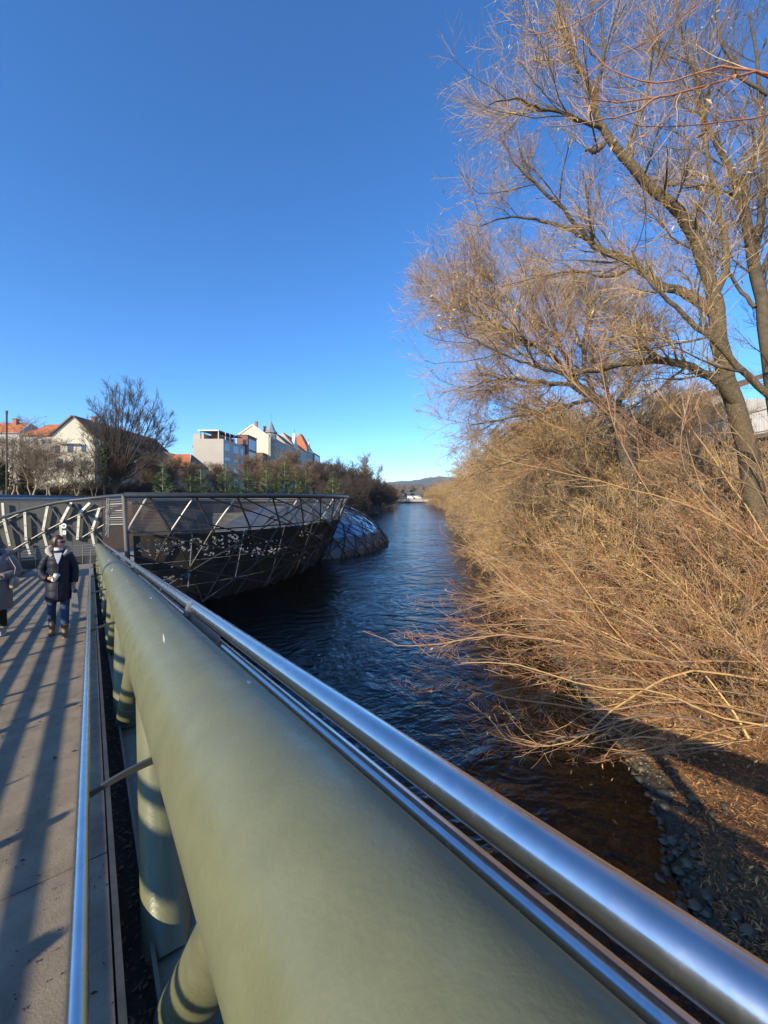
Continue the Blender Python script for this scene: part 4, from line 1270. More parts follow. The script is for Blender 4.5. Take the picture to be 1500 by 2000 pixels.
# far woods beyond the bridge
n = 5200
px_ = rng.uniform(-260, 420, n); py_ = 262 + rng.random(n) ** 1.5 * 520
zz = np.clip((py_ - 262) * .03, 0, 14) + 1
a = rng.uniform(0, 6.28, n)
rr = rng.uniform(2.2, 4.5, n)
sV, sF = [], []
ico = [(0, 0, 1), (.89, 0, .45), (.28, .85, .45), (-.72, .53, .45), (-.72, -.53, .45), (.28, -.85, .45), (.72, .53, -.2), (-.28, .85, -.2), (-.89, 0, -.2), (-.28, -.85, -.2), (.72, -.53, -.2)]
icf = np.array([(0, 1, 2), (0, 2, 3), (0, 3, 4), (0, 4, 5), (0, 5, 1), (1, 6, 2), (2, 6, 7), (2, 7, 3), (3, 7, 8), (3, 8, 4), (4, 8, 9), (4, 9, 5), (5, 9, 10), (5, 10, 1), (1, 10, 6)])
ico = np.array(ico)
ok = ~((px_ > XL(py_) - 2) & (px_ < XR(py_) + 2) & (py_ < 420))
px_, py_, zz, rr = px_[ok], py_[ok], zz[ok], rr[ok]; n = len(px_)
Vv = ico[None] * rr[:, None, None] * rng.uniform(.7, 1.3, (n, 11, 1)) * [1, 1, 1.25] + np.stack([px_, py_, zz + rr * .8], -1)[:, None]
tag(obj("far_woods", np_mesh("far_woods", Vv.reshape(-1, 3), (icf[None] + 11 * np.arange(n)[:, None, None]).reshape(-1, 3), M['farwood'], False)), "brown leafless woods beyond the road bridge", kind="stuff")

# ---- rocks, pebbles and leaf litter at the near water's edge
def rock_mesh(seed):
    r_ = np.random.default_rng(seed)
    bm = bmesh.new(); bmesh.ops.create_icosphere(bm, subdivisions=2, radius=1)
    s_ = r_.uniform(.6, 1.1, 3) * [1, .8, .55]
    pl = [(norm(r_.normal(size=3)), r_.uniform(.55, .85)) for _ in range(7)]
    for v in bm.verts:
        p_ = np.array(v.co)
        for nn_, dd in pl:
            e_ = p_.dot(nn_) - dd
            if e_ > 0: p_ = p_ - nn_ * e_ * .9
        v.co = p_ * s_ * (1 + r_.uniform(-.04, .04))
    me = bpy.data.meshes.new("rock"); bm.to_mesh(me); bm.free(); me.materials.append(M['rock'])
    return me
rms = [rock_mesh(s) for s in range(6)]
rks = [P(*q) for q in ((1330, 1585, 6.8), (1290, 1530, 7.2), (1345, 1750, 5.4), (1370, 1730, 5.5), (1430, 1710, 5.6), (1400, 1780, 5.1), (1440, 1770, 5.2), (1470, 1830, 4.8), (1420, 1640, 6.2), (1320, 1650, 6.1), (1300, 1560, 6.9), (1385, 1690, 5.8), (1360, 1640, 6.2), (1220, 1485, 7.8), (1260, 1500, 7.6), (1450, 1860, 4.6), (1340, 1820, 4.9), (1480, 1760, 5.2))]
n = 0
while n < 110:
    y = rng.uniform(3.6, 20); x = XR(y) + rng.normal() * .45 - .05
    rks.append(np.array([x, y, 0])); n += 1
for q in rks:
    x, y = q[0], q[1]; s_ = float(np.clip(rng.lognormal(-2.75, .5), .035, .19))
    o = bpy.data.objects.new("rock", rms[rng.integers(0, 6)])
    o.location = (x, y, gz(x, y) + s_ * .12); o.scale = (s_, s_, s_); o.rotation_euler = (rng.uniform(-.3, .3), rng.uniform(-.3, .3), rng.uniform(0, 6))
    tag(link(o), "wet dark grey rock at the right water's edge below the willows", "rock", "wet rocks along the right water's edge")
n = 6500
y = 3.2 + rng.random(n) ** 1.4 * 16; x = XR(y) + rng.normal(size=n) * .5 - .3
zz = ground_z(x, y); rr = np.clip(rng.lognormal(-3.6, .65, n), .008, .11)
Vv = ico[None] * rr[:, None, None] * rng.uniform(.7, 1.3, (n, 11, 1)) * [1, .8, .6] + np.stack([x, y, zz + rr * .2], -1)[:, None]
tag(obj("gravel", np_mesh("gravel", Vv.reshape(-1, 3), (icf[None] + 11 * np.arange(n)[:, None, None]).reshape(-1, 3), M['pebble'], True)), "wet gravel along the right water's edge", kind="stuff")
n = 48000
y = 3.2 + rng.random(n) ** 1.8 * 14; d_ = .25 + rng.random(n) ** 1.1 * 6; x = XR(y) + d_
zz = ground_z(x, y) + .015 + rng.random(n) * .04
a = rng.uniform(0, 6.28, n); L = rng.uniform(.022, .055, n); w_ = L * rng.uniform(.14, .28, n)
dd = norm(np.stack([np.cos(a), np.sin(a), rng.normal(size=n) * .35], -1)); ss = norm(np.stack([-np.sin(a), np.cos(a), rng.normal(size=n) * .35], -1))
c = np.stack([x, y, zz], -1)
Vv = np.stack([c - dd * L[:, None], c + ss * w_[:, None] + [0, 0, .006], c + dd * L[:, None], c - ss * w_[:, None] + [0, 0, .004]], 1)
tag(obj("leaf_litter", np_mesh("leaf_litter", Vv.reshape(-1, 3), np.arange(4 * n).reshape(n, 4), M['litter'], False)), "orange brown fallen willow leaves covering the near bank", kind="stuff")
# dry grass and sticks over the slope
n = 15000
y = 7.6 + rng.random(n) ** 1.3 * 40; x = XR(y) + .5 + rng.random(n) * 9
b_ = np.stack([x, y, ground_z(x, y)], -1)
d = norm(rng.normal(size=(n, 3)) * [.6, .6, .15] + [-.1, 0, .35])
pp_ = np.stack([b_, b_ + d * .35, b_ + d * .7 + rng.normal(size=(n, 3)) * .07], 1)
v, q = tubes(pp_, np.repeat(np.array([[.006, .005, .003]]), n, 0), 3)
tag(obj("undergrowth", np_mesh("undergrowth", v, q, M['twig'])), "dry tan undergrowth and sticks on the right bank", kind="stuff")

# ------------------------------------------------------------------ buildings
def bx(name, x0, x1, y0, y1, z0, z1, m, parent):
    mb = MB(); mb.abox(x0, x1, y0, y1, z0, z1)
    return keep(mb.build(name, M[m] if isinstance(m, str) else m), parent)


_wm = {}
def window(parent, c, u, n, w, h, frame='winframe', mull=1):
    """Window set 3 cm proud of a wall: a frame part with its recessed pane as sub-part."""
    c, u, n = np.asarray(c, float), np.asarray(u, float), np.asarray(n, float)
    if (frame, mull) not in _wm:
        mb = MB(); t = .09
        mb.box((0, 0, .5 - t / 2), (.5, 0, 0), (0, .5, 0), (0, 0, t / 2)); mb.box((0, 0, -.5 + t / 2), (.5, 0, 0), (0, .5, 0), (0, 0, t / 2))
        mb.box((-.5 + t / 2, 0, 0), (t / 2, 0, 0), (0, .49, 0), (0, 0, .5 - t)); mb.box((.5 - t / 2, 0, 0), (t / 2, 0, 0), (0, .49, 0), (0, 0, .5 - t))
        for k in range(mull):
            mb.box((-.5 + (k + 1) / (mull + 1), 0, 0), (.025, 0, 0), (0, .45, 0), (0, 0, .5 - t))
        f = mb.mesh("window", M[frame])
        mb = MB(); mb.box((0, 0, 0), (.42, 0, 0), (0, .2, 0), (0, 0, .42)); p_ = mb.mesh("pane", M['pane'])
        _wm[(frame, mull)] = (f, p_)
    f, p_ = _wm[(frame, mull)]
    mtx = Matrix(((u[0] * w, n[0] * .16, 0, c[0]), (u[1] * w, n[1] * .16, 0, c[1]), (0, 0, h, c[2]), (0, 0, 0, 1)))
    o = bpy.data.objects.new("window", f); COL.objects.link(o)
    o.parent = parent; o.matrix_parent_inverse = parent.matrix_basis.inverted(); o.matrix_basis = mtx
    q = bpy.data.objects.new("pane", p_); COL.objects.link(q); q.parent = o
    return o


def gable_house(name, label, c0, u, wid, v, length, zb, ze, zr, wall_m, roof_m, cat="house", over=.35):
    """Front gable from c0 along u (width wid); ridge runs along v for length."""
    c0, u, v = np.asarray(c0, float), np.asarray(u, float), np.asarray(v, float)
    root = tag(empty(name, (c0[0], c0[1], zb)), label, cat)
    z = np.array([0, 0, 1.0])
    a, b = c0, c0 + u * wid; m = (a + b) / 2
    poly = [a + z * zb, b + z * zb, b + z * ze, m + z * zr, a + z * ze]
    mb = MB(); mb.prism(poly, v * length)
    keep(mb.build("wall", M[wall_m]), root)
    for (e0, s_) in ((a, -1), (b, 1)):
        sl_ = (m + z * zr) - (e0 + z * ze); sl_ /= np.linalg.norm(sl_)
        nrm = np.cross(v, sl_); nrm = nrm / np.linalg.norm(nrm)
        if nrm[2] < 0: nrm = -nrm
        lo = e0 + z * ze - sl_ * over - v * over + nrm * .05; hi_ = m + z * zr - v * over + nrm * .05
        mb = MB(); mb.prism([lo, hi_, hi_ + nrm * .22, lo + nrm * .22], v * (length + 2 * over))
        keep(mb.build("roof", M[roof_m]), root)
    return root


def chimney(parent, c, w, h):
    mb = MB(); mb.abox(c[0] - w / 2, c[0] + w / 2, c[1] - w / 2, c[1] + w / 2, c[2] - 1.2, c[2] + h)
    o = keep(mb.build("chimney", M['brick']), parent)
    mb = MB(); mb.abox(c[0] - w * .65, c[0] + w * .65, c[1] - w * .65, c[1] + w * .65, c[2] + h, c[2] + h + .15)
    keep(mb.build("cap", M['darkgrey']), o)


# cream gabled house on the left bank
Yh = 70.
a = P(101, 0, Yh)[:2]; b_ = P(185, 0, Yh + 1.5)[:2]
a = np.array([a[0], a[1], 0]); b_ = np.array([b_[0], b_[1], 0])
u = (b_ - a); wd = np.linalg.norm(u); u /= wd
v = np.array([-.10, .995, 0])
zr, ze = P(0, 812, Yh)[2], P(0, 850, Yh)[2]
h1 = gable_house("gabled_house", "cream house whose sunlit gable wall faces the river island", a, u, wd, v, 30, 4, ze, zr, 'plaster', 'tile_brown')
n_ = np.array([u[1], -u[0], 0])
for (px, py, w, h) in ((137, 876, .75, 1.5), (163, 875, .62, 1.35), (136, 911, .8, 1.7), (164, 909, .7, 1.6), (117, 906, .8, 1.8), (112, 878, .6, 1.4)):
    t_ = (px - 101) / 84 * wd
    c = a + u * t_ + n_ * .02; c[2] = P(0, py, Yh + .8)[2]
    window(h1, c, u, n_, w * 1.1, h, 'darkgrey')
c = a + u * (.42 * wd) + n_ * .25; c[2] = P(0, 866, Yh)[2]
mb = MB(); mb.box(c, u * 1.7, n_ * .3, (0, 0, .10)); keep(mb.build("ledge", M['slate']), h1)
mm = a + u * wd * .5
chimney(h1, (mm[0] + v[0] * 5 + .6, mm[1] + v[1] * 5, zr - .2), .8, 1.0)
for k in range(7):
    c = b_ + v * (3 + k * 3.8) + u * .03; 
    for zz_ in (ze - 1.9, ze - 5): window(h1, np.array([c[0], c[1], zz_]), v, u, 1.0, 1.6, 'winframe')
# orange roofed house left of it
h2 = tag(empty("tiled_house", (P(85, 0, 84)[0], 84, 4)), "grey fronted house with a sunlit orange tile roof left of the cream gable", "house")
Y2 = 84.; x0, x1 = P(46, 0, Y2)[0], P(118, 0, Y2)[0]; ze2, zr2 = P(0, 851, Y2)[2], P(0, 823, Y2)[2]
bx("wall", x0, x1, Y2, Y2 + 10, 4, ze2, 'plaster_grey', h2)
mb = MB(); mb.prism([(x0 - .3, Y2 - .5, ze2), (x1 + .3, Y2 - .5, ze2), (x1 + .3, Y2 + 5, zr2), (x0 + 1.5, Y2 + 5, zr2)], (0, .12, .25)); keep(mb.build("roof", M['tile_orange']), h2)
mb = MB(); mb.prism([(x0 - .3, Y2 + 10.5, ze2), (x1 + .3, Y2 + 10.5, ze2), (x1 + .3, Y2 + 5.2, zr2), (x0 + 1.5, Y2 + 5.2, zr2)], (0, -.12, .25)); keep(mb.build("roof", M['tile_orange']), h2)
mb = MB(); mb.prism([(x0 - .35, Y2 - .5, ze2), (x0 - .35, Y2 + 10.5, ze2), (x0 + 1.4, Y2 + 5, zr2)], (-.12, 0, .2)); keep(mb.build("hip", M['slate']), h2)
chimney(h2, (P(109, 0, Y2)[0], Y2 + 4.4, zr2 - .5), 1.0, 1.5)
for row, py in enumerate((862, 884, 908)):
    for k in range(5):
        window(h2, (x0 + 1.0 + k * 1.65, Y2 - .02, P(0, py, Y2)[2]), (1, 0, 0), (0, -1, 0), .8, 1.5)
# outermost left house
h3 = tag(empty("tiled_house", (P(20, 0, 92)[0], 92, 4)), "house with short orange hipped roof at the outermost left behind the post", "house")
Y3 = 92.; x0, x1 = P(-60, 0, Y3)[0], P(38, 0, Y3)[0]; ze3, zr3 = P(0, 846, Y3)[2], P(0, 822, Y3)[2]
bx("wall", x0, x1, Y3, Y3 + 9, 4, ze3, 'plaster_grey', h3)
mb = MB(); mb.prism([(x0, Y3 - .5, ze3), (x1 + .4, Y3 - .5, ze3), (x1 - 1.6, Y3 + 4, zr3), (x0, Y3 + 4, zr3)], (0, .12, .25)); keep(mb.build("roof", M['tile_orange']), h3)
mb = MB(); mb.prism([(x1 + .45, Y3 - .5, ze3), (x1 + .45, Y3 + 9.5, ze3), (x1 - 1.5, Y3 + 4.5, zr3)], (.12, 0, .2)); keep(mb.build("hip", M['slate']), h3)
chimney(h3, (P(4, 0, Y3)[0], Y3 + 3.5, zr3 - .2), .9, 1.2)
for py in (862, 886, 910):
    for k in range(4):
        window(h3, (x1 - 1.5 - k * 2.2, Y3 - .02, P(0, py, Y3)[2]), (1, 0, 0), (0, -1, 0), .9, 1.6)
# low row with an orange gable end right of the vase-shaped tree
h4 = tag(empty("tiled_house", (P(330, 0, 88)[0], 88, 4)), "low brown roofed house with orange tiled end right of the large bare tree", "house")
Y4 = 88.; x0, x1 = P(225, 0, Y4)[0], P(368, 0, Y4)[0]; ze4, zr4 = P(0, 912, Y4)[2], P(0, 885, Y4)[2]
bx("wall", x0, x1, Y4, Y4 + 9, 4, ze4, 'plaster_grey', h4)
xm = P(322, 0, Y4)[0]
mb = MB(); mb.prism([(x0, Y4 - .5, ze4), (xm, Y4 - .5, ze4), (xm, Y4 + 4.5, zr4), (x0, Y4 + 4.5, zr4 + 2.5)], (0, .12, .25)); keep(mb.build("roof", M['tile_brown']), h4)
mb = MB(); mb.prism([(xm + .02, Y4 - .5, ze4), (x1 + .4, Y4 - .5, ze4), (x1 - 1.8, Y4 + 4.5, zr4), (xm + .02, Y4 + 4.5, zr4)], (0, .12, .25)); keep(mb.build("roof", M['tile_orange']), h4)
mb = MB(); mb.prism([(x1 + .42, Y4 - .5, ze4), (x1 + .42, Y4 + 9.5, ze4), (x1 - 1.7, Y4 + 4.6, zr4)], (.12, 0, .2)); keep(mb.build("hip", M['tile_brown']), h4)
# tall grey post at the left edge
po = tag(empty("street_post", P(13, 960, 45)), "tall grey weathered post at the left edge before the tiled roofs", "post")
b0 = P(13, 985, 45); t0_ = P(13, 808, 45)
keep(bar("shaft", b0, t0_, .09, M['bark_dark'], None, 10), po)
keep(bar("cap", t0_, t0_ + np.array([0, 0, .35]), .12, M['darkgrey'], None, 8), po)

# modern flat roofed block
mo = tag(empty("apartment_block", (-51, 111, 4)), "pale flat roofed modern apartment block with a roof terrace canopy", "building")
Yb = 110.; xa, xb = P(378, 0, Yb)[0], P(434, 0, Yb)[0]; zt = P(0, 857, Yb)[2]
bx("wall", xa, xb, Yb, Yb + 17, 4, zt, 'concrete', mo)
bx("parapet", xa - .6, xa + 2.6, Yb + 1, Yb + 17, 4, P(0, 846, Yb)[2], 'concrete', mo)
bx("penthouse", xa + 3.2, xb - 2.2, Yb + 4, Yb + 15, zt, zt + 1.9, 'rust', mo)
mb = MB(); z_ = zt + 2.1
mb.prism([(xa + 1.0, Yb + .8, z_ + .3), (xb - 1.4, Yb + .8, z_ + .3), (xb + .6, Yb + 14, z_ + .1), (xa + 3, Yb + 14, z_ + .1)], (0, 0, .22)); cn = keep(mb.build("canopy", M['darkgrey']), mo)
mb = MB(); mb.abox(xa + .9, xb - 1.3, Yb + .66, Yb + .78, z_ + .28, z_ + .58); keep(mb.build("edge", M['white']), cn)
for (x, y) in ((xa + 1.6, Yb + 1), (xa + 2.6, Yb + 1), (xb - 1.5, Yb + 1), (xb - .3, Yb + 3), (xb - .2, Yb + 6), (xb - .1, Yb + 9), (xb, Yb + 12)):
    keep(bar("column", (x, y, zt), (x, y, z_ + .25), .12, M['white'] if x > xb - 2 else M['darkgrey'], None, 6), mo)
for k in range(4):
    keep(bar("terrace_rail", (xb - .12, Yb + .2 + k * 4, zt + .9), (xb - .12, Yb + 4 + k * 4, zt + .9), .05, M['white'], None, 6), mo)
bx("side_wall", xb + .003, xb + .35, Yb + .003, Yb + 17, 4, zt - .05, 'plaster_grey', mo)
for zz_, hh in ((zt - 2.2, 2.0), (zt - 5.6, .9), (zt - 8.6, 1.6), (zt - 11.6, 1.6)):
    for y, w in ((Yb + 2.6, 3.4), (Yb + 9.2, 3.8), (Yb + 14.2, 2.2)):
        window(mo, (xb + .37, y, zz_), (0, 1, 0), (1, 0, 0), w, hh, 'white')
for zz_ in (zt - 1.5, zt - 4.8, zt - 8):
    bx("balcony", xa - 1.3, xa - .62, Yb + 2, Yb + 8, zz_ - .9, zz_, 'rust', mo)
# rust clad stair block beside it
ru = tag(empty("stair_block", (-46, 131, 4)), "rust coloured clad block with tall corner glazing right of the pale block", "building")
Yr = 127.2; x0, x1 = P(463, 0, Yr)[0], P(480, 0, Yr)[0] + .6; ztr = P(0, 851, Yr)[2]
bx("wall", x0, x1, Yr, Yr + 9, 4, ztr, 'rust', ru)
bx("roof_slab", x0 - .2, x1 + .25, Yr - .2, Yr + 9.2, ztr, ztr + .35, 'darkgrey', ru)
for k in range(4):
    window(ru, (x1 + .02, Yr + 4.4, ztr - 2.6 - k * 4.2), (0, 1, 0), (1, 0, 0), 6.5, 3.4, 'white', 2)
    window(ru, (x0 + (x1 - x0) * .72, Yr - .02, ztr - 2.6 - k * 4.2), (1, 0, 0), (0, -1, 0), 1.3, 3.2, 'darkgrey', 0)
# beige gabled town house with turret
Yg = 150.
a = np.array([P(462, 0, Yg)[0], Yg, 0]); bq = P(524, 0, Yg)[0]
zrg, zeg = P(0, 832, Yg)[2], P(0, 853, Yg)[2]
tg = gable_house("town_house", "beige gabled town house with a slate spired corner turret", a, (1, 0, 0), bq - a[0], (0, 1, 0), 22, 4, zeg, zrg, 'plaster', 'tile_brown', "building", .2)
z_ = np.array([0, 0, 1.0])
xm = (a[0] + bq) / 2
for (x0, z0, x1, z1) in ((a[0] - .2, zeg, xm, zrg + .3), (bq + .2, zeg, xm, zrg + .3)):
    mb = MB(); mb.prism([(x0, Yg - .26, z0 - .2), (x1, Yg - .26, z1 - .2), (x1, Yg - .26, z1 + .5), (x0, Yg - .26, z0 + .5)], (0, .3, 0)); keep(mb.build("coping", M['plaster_white']), tg)
bx("lower_roof", bq - 9, bq - .3, Yg - 6, Yg - .3, 4, P(0, 885, Yg - 4)[2], 'tile_brown', tg)
for (dx, dy) in ((.6, 3), (3.0, 6), (4.6, 10), (-2, 7)):
    chimney(tg, (xm + dx, Yg + dy, zrg - abs(dx) * .55 + .4), .9, 2.0)
bx("street_front", bq + .003, bq + .9, Yg + .003, Yg + 22, 4, zeg + .1, 'stonefront', tg)
tx, ty = bq + .2, Yg + 3.0; zt0, zt1 = P(0, 846, ty)[2], P(0, 822, ty)[2]
mb = MB(); mb.tube([(tx, ty, 4), (tx, ty, zt0 - 3.5), (tx, ty, zt0 - 3.4), (tx, ty, zt0)], [1.9, 1.9, 2.1, 2.0], 8); tw = keep(mb.build("turret", M['stonefront']), tg)
mb = MB(); mb.tube([(tx, ty, zt0), (tx, ty, zt0 + .3), (tx, ty, zt0 + 1.0), (tx, ty, zt1)], [2.6, 2.5, 1.75, .06], 8); keep(mb.build("spire", M['slate']), tw)
keep(bar("finial", (tx, ty, zt1 - .2), (tx, ty, zt1 + 3.2), .06, M['darkgrey'], None, 5), tw)
for an in (-100, -60, -20, 20):
    d = np.array([math.cos(R(an)), math.sin(R(an)), 0]); uu = np.array([-d[1], d[0], 0])
    for zz_ in (zt0 - 1.6, zt0 - 5.6, zt0 - 9.8): window(tg, np.array([tx, ty, zz_]) + d * 1.98, uu, d, .9, 1.9)
for zz_ in (zeg - 2, zeg - 5.6, zeg - 9.2, zeg - 12.8):
    for k in range(5): window(tg, (bq + .92, Yg + 7 + k * 3.2, zz_), (0, 1, 0), (1, 0, 0), 1.3, 2.1)
# the row further along the quay
def row_house(label, y0, y1, x, zb, ze, zr, wall, roof, gx=None, dep=12, hipped=False):
    r_ = tag(empty("town_house", (x, y0, 4)), label, "building")
    bx("wall", x - dep, x, y0, y1, 4, ze, wall, r_)
    ym = (y0 + y1) / 2
    mb = MB(); h_ = (y1 - y0) * .28 if hipped else 0.
    mb.prism([(x + .3, y0, ze), (x + .3, y1, ze), (x - dep * .4, y1 - h_, zr), (x - dep * .4, y0 + h_, zr)], (.06, 0, .25)); keep(mb.build("roof", M[roof]), r_)
    mb = MB(); mb.prism([(x - dep, y0 - .05, ze), (x + .3, y0 - .05, ze), (x - dep * .4, y0 + h_ - .05, zr)], (0, -.15, .15) if hipped else (0, .2, 0)); keep(mb.build("hip" if hipped else "gable_wall", M[roof if hipped else 'plaster_grey']), r_)
    for row in range(4):
        for k in range(int((y1 - y0) / 3.4)):
            window(r_, (x + .03, y0 + 2 + k * 3.4, ze - 1.9 - row * 3.7), (0, 1, 0), (1, 0, 0), 1.4, 2.2)
    if gx:
        g0, g1, gz_ = gx
        mb = MB(); gm = (g0 + g1) / 2
        mb.prism([(x + .35, g0, ze - 1), (x + .35, g1, ze - 1), (x + .35, g1, ze + .6), (x + .35, g1 - 1, ze + 1), (x + .35, gm + 1.2, gz_ - 1.4), (x + .35, gm + .8, gz_), (x + .35, gm - .8, gz_), (x + .35, gm - 1.2, gz_ - 1.4), (x + .35, g0 + 1, ze + 1), (x + .35, g0, ze + .6)], (-1.4, 0, 0))
        gb = keep(mb.build("gable", M['plaster_white']), r_)
        keep(bar("finial", (x - .3, gm, gz_), (x - .3, gm, gz_ + 2.2), .12, M['darkgrey'], None, 5), gb)
        window(r_, (x + .38, gm, ze + .6), (0, 1, 0), (1, 0, 0), 1.5, 2.0)
    return r_
XQ = bq + .9
row_house("dark fronted town house with red dormered roof right of the turret", Yg + 22.1, Yg + 36, XQ, 4, P(0, 868, 175)[2], P(0, 856, 175)[2] + 2, 'stonefront', 'tile_brown')
row_house("stone town house with a stepped pale gable and orange roof", Yg + 36.1, Yg + 54, XQ, 4, P(0, 872, 190)[2], P(0, 849, 186)[2] + 1, 'stonefront', 'tile_orange', (Yg + 37, Yg + 46, P(0, 846, 190)[2]))
row_house("grey town house with dormers between the two gabled ones", Yg + 54.1, Yg + 70, XQ, 4, P(0, 882, 210)[2], P(0, 868, 208)[2] + 1, 'plaster_grey', 'tile_brown')
row_house("last stone town house of the row, with a pointed orange hipped roof", Yg + 70.1, Yg + 88, XQ, 4, P(0, 879, 225)[2], P(0, 855, 224)[2] + 2.5, 'stonefront', 'tile_orange', (Yg + 74, Yg + 80, P(0, 864, 228)[2]), 12, True)
dm = tag(empty("office_block", (XQ, 245, 4)), "dark grey modern block with large glazing at the right end of the house row", "building")
bx("wall", XQ - 12, XQ + .6, 239, 262, 4, P(0, 884, 240)[2], 'darkgrey', dm)
for k in range(3):
    window(dm, (XQ + .65, 250, P(0, 884, 240)[2] - 3 - k * 5), (0, 1, 0), (1, 0, 0), 16, 3.6, 'white', 4)
    window(dm, (XQ - 1.2, 238.95, P(0, 884, 240)[2] - 3 - k * 5), (1, 0, 0), (0, -1, 0), 2.4, 2.2, 'white')
lo = tag(empty("office_block", (XQ, 275, 4)), "lower pale block beyond the dark modern one", "building")
bx("wall", XQ - 10, XQ + 3, 268, 300, 4, P(0, 905, 270)[2], 'plaster_white', lo)
for k in range(2):
    for j in range(6): window(lo, (XQ + 3.03, 271 + j * 5, P(0, 905, 270)[2] - 3 - k * 4), (0, 1, 0), (1, 0, 0), 3, 2)

# far road bridge
rb = tag(empty("road_bridge", (15, 236, 0)), "low pale concrete road bridge spanning the river in the distance", "bridge")
zb0, zb1 = P(0, 979.5, 236)[2], P(0, 975, 236)[2]
bx("deck", -40, 75, 234, 244, zb0, zb1, 'bridgeconc', rb)
bx("girder", -40, 75, 235.2, 242.8, zb0 - 1.0, zb0 - .003, 'darkgrey', rb)
for y in (234.2, 243.6):
    mb = MB()
    keep(bar("railing", (-40, y, zb1 + .9), (75, y, zb1 + .9), .06, M['iron'], None, 5), rb)
for x in range(-38, 76, 6):
    keep(bar("rail_post", (x, 234.2, zb1), (x, 234.2, zb1 + .9), .05, M['iron'], None, 5), rb)
for x in (6.5, 28):
    bx("pier", x - .6, x + .6, 236, 242, -3, zb0 - 1.003, 'bridgeconc', rb)
def van(label, x, y):
    r_ = tag(empty("van", (x, y, zb1)), label, "van", "white vans crossing the far bridge")
    mb = MB(); mb.prism([(x - 2.3, y, zb1 + .35), (x + 2.5, y, zb1 + .35), (x + 2.5, y, zb1 + 1.0), (x + 1.9, y, zb1 + 1.2), (x + 1.3, y, zb1 + 2.0), (x - 2.3, y, zb1 + 2.05)], (0, 1.9, 0)); keep(mb.build("body", M['white']), r_)
    mb = MB(); mb.prism([(x + .5, y - .02, zb1 + 1.25), (x + 1.6, y - .02, zb1 + 1.25), (x + 1.2, y - .02, zb1 + 1.8), (x + .5, y - .02, zb1 + 1.8)], (0, -.02, 0)); keep(mb.build("window", M['pane']), r_)
    for wx in (-1.5, 1.6):
        mb = MB(); mb.tube([(x + wx, y - .05, zb1 + .35), (x + wx, y + .25, zb1 + .35)], .35, 12); keep(mb.build("wheel", M['black']), r_)
van("left one of two white vans on the far road bridge", P(803, 0, 237)[0], 236.5)
van("right one of two white vans on the far road bridge", P(815, 0, 237)[0], 236.5)
# pale terraced apartment houses on the far slope
for i, (px, py, Y, w, label) in enumerate(((790, 968, 560, 9, "pale terraced apartment house left of centre on the slope above the far bridge"), (806, 967, 600, 7, "smaller white apartment house on the slope above the far bridge"))):
    c = P(px, py, Y); r_ = tag(empty("apartment_house", (c[0], Y, 3)), label, "building")
    for k in range(3):
        bx("storey", c[0] - w / 2 + k * 1.2, c[0] + w / 2 - k * 1.2, Y + k * 1.5, Y + 14, 2 if k == 0 else c[2] - .6 + k * 1.6 - .003, c[2] + 1 + k * 1.6 - .006, 'stonefront', r_)
        for j in range(5): window(r_, (c[0] - w * .32 + j * w * .16, Y + k * 1.5 - .05, c[2] + .15 + k * 1.6), (1, 0, 0), (0, -1, 0), w * .1, .9)

# right bank: quay wall with iron railing, building and lamp post behind
qw = tag(empty("quay_wall", (XR(20) + 11, 20, 4)), "weathered stone quay wall above the right bank under the iron railing", "wall")
ysq = np.linspace(4, 240, 90)
for k in range(len(ysq) - 1):
    y0, y1 = ysq[k] + .006, ysq[k + 1] - .006
    xx0, xx1 = XR(y0) + 10.6, XR(y1) + 10.6
    for (z0, z1, o_) in ((3.5, 5.1, 0), (5.11, 6.6, .05), (6.61, 8.0, .02)) if y0 < 60 else ((3.5, 8.0, 0),):
        mb = MB(); mb.prism([(xx0 + o_, y0, z0), (xx1 + o_, y1, z0), (xx1 + o_, y1, z1), (xx0 + o_, y0, z1)], (.8, 0, 0)); keep(mb.build("stone_course", M['quay']), qw)
    mb = MB(); mb.prism([(xx0 - .12, y0, 8.003), (xx1 - .12, y1, 8.003), (xx1 - .12, y1, 8.2), (xx0 - .12, y0, 8.2)], (1.0, 0, 0)); keep(mb.build("coping", M['quay']), qw)
ir = tag(empty("iron_railing", (XR(20) + 10.9, 20, 8.2)), "grey iron railing with thin upright bars on top of the quay wall", "railing")
for h in (.15, 1.12):
    mb = MB(); mb.tube([(XR(y) + 10.9, y, 8.2 + h) for y in np.linspace(8, 60, 30)], .03, 6); keep(mb.build("rail", M['iron'], smooth=True), ir)
y = 12.
while y < 46:
    x = XR(y) + 10.9
    keep(bar("baluster", (x, y, 8.35), (x, y, 9.32), .012, M['iron'], None, 4), ir); y += .14
bu = tag(empty("quay_house", (31, 46, 8)), "pale grey house behind the iron railing on the right quay", "building")
xf = 27.5
bx("wall", xf, xf + 12, 31, 52, 7, 13.2, 'plaster_grey', bu)
for k in range(4): window(bu, (xf + 1.6 + k * 2.7, 30.97, 10.8), (1, 0, 0), (0, -1, 0), 1.15, 2.0, 'plaster_grey')
bx("cornice", xf - .3, xf + .003, 31, 52, 12.9, 13.5, 'plaster_white', bu)
mb = MB(); mb.prism([(xf - .4, 30.8, 13.5), (xf - .4, 52.2, 13.5), (xf + 5, 52.2, 15.6), (xf + 5, 30.8, 15.6)], (0, 0, .25)); keep(mb.build("roof", M['tile_brown']), bu)
for k in range(7):
    for zz_ in (10.6,): window(bu, (xf - .03, 32.6 + k * 2.9, zz_), (0, 1, 0), (-1, 0, 0), 1.15, 2.0, 'plaster_grey')
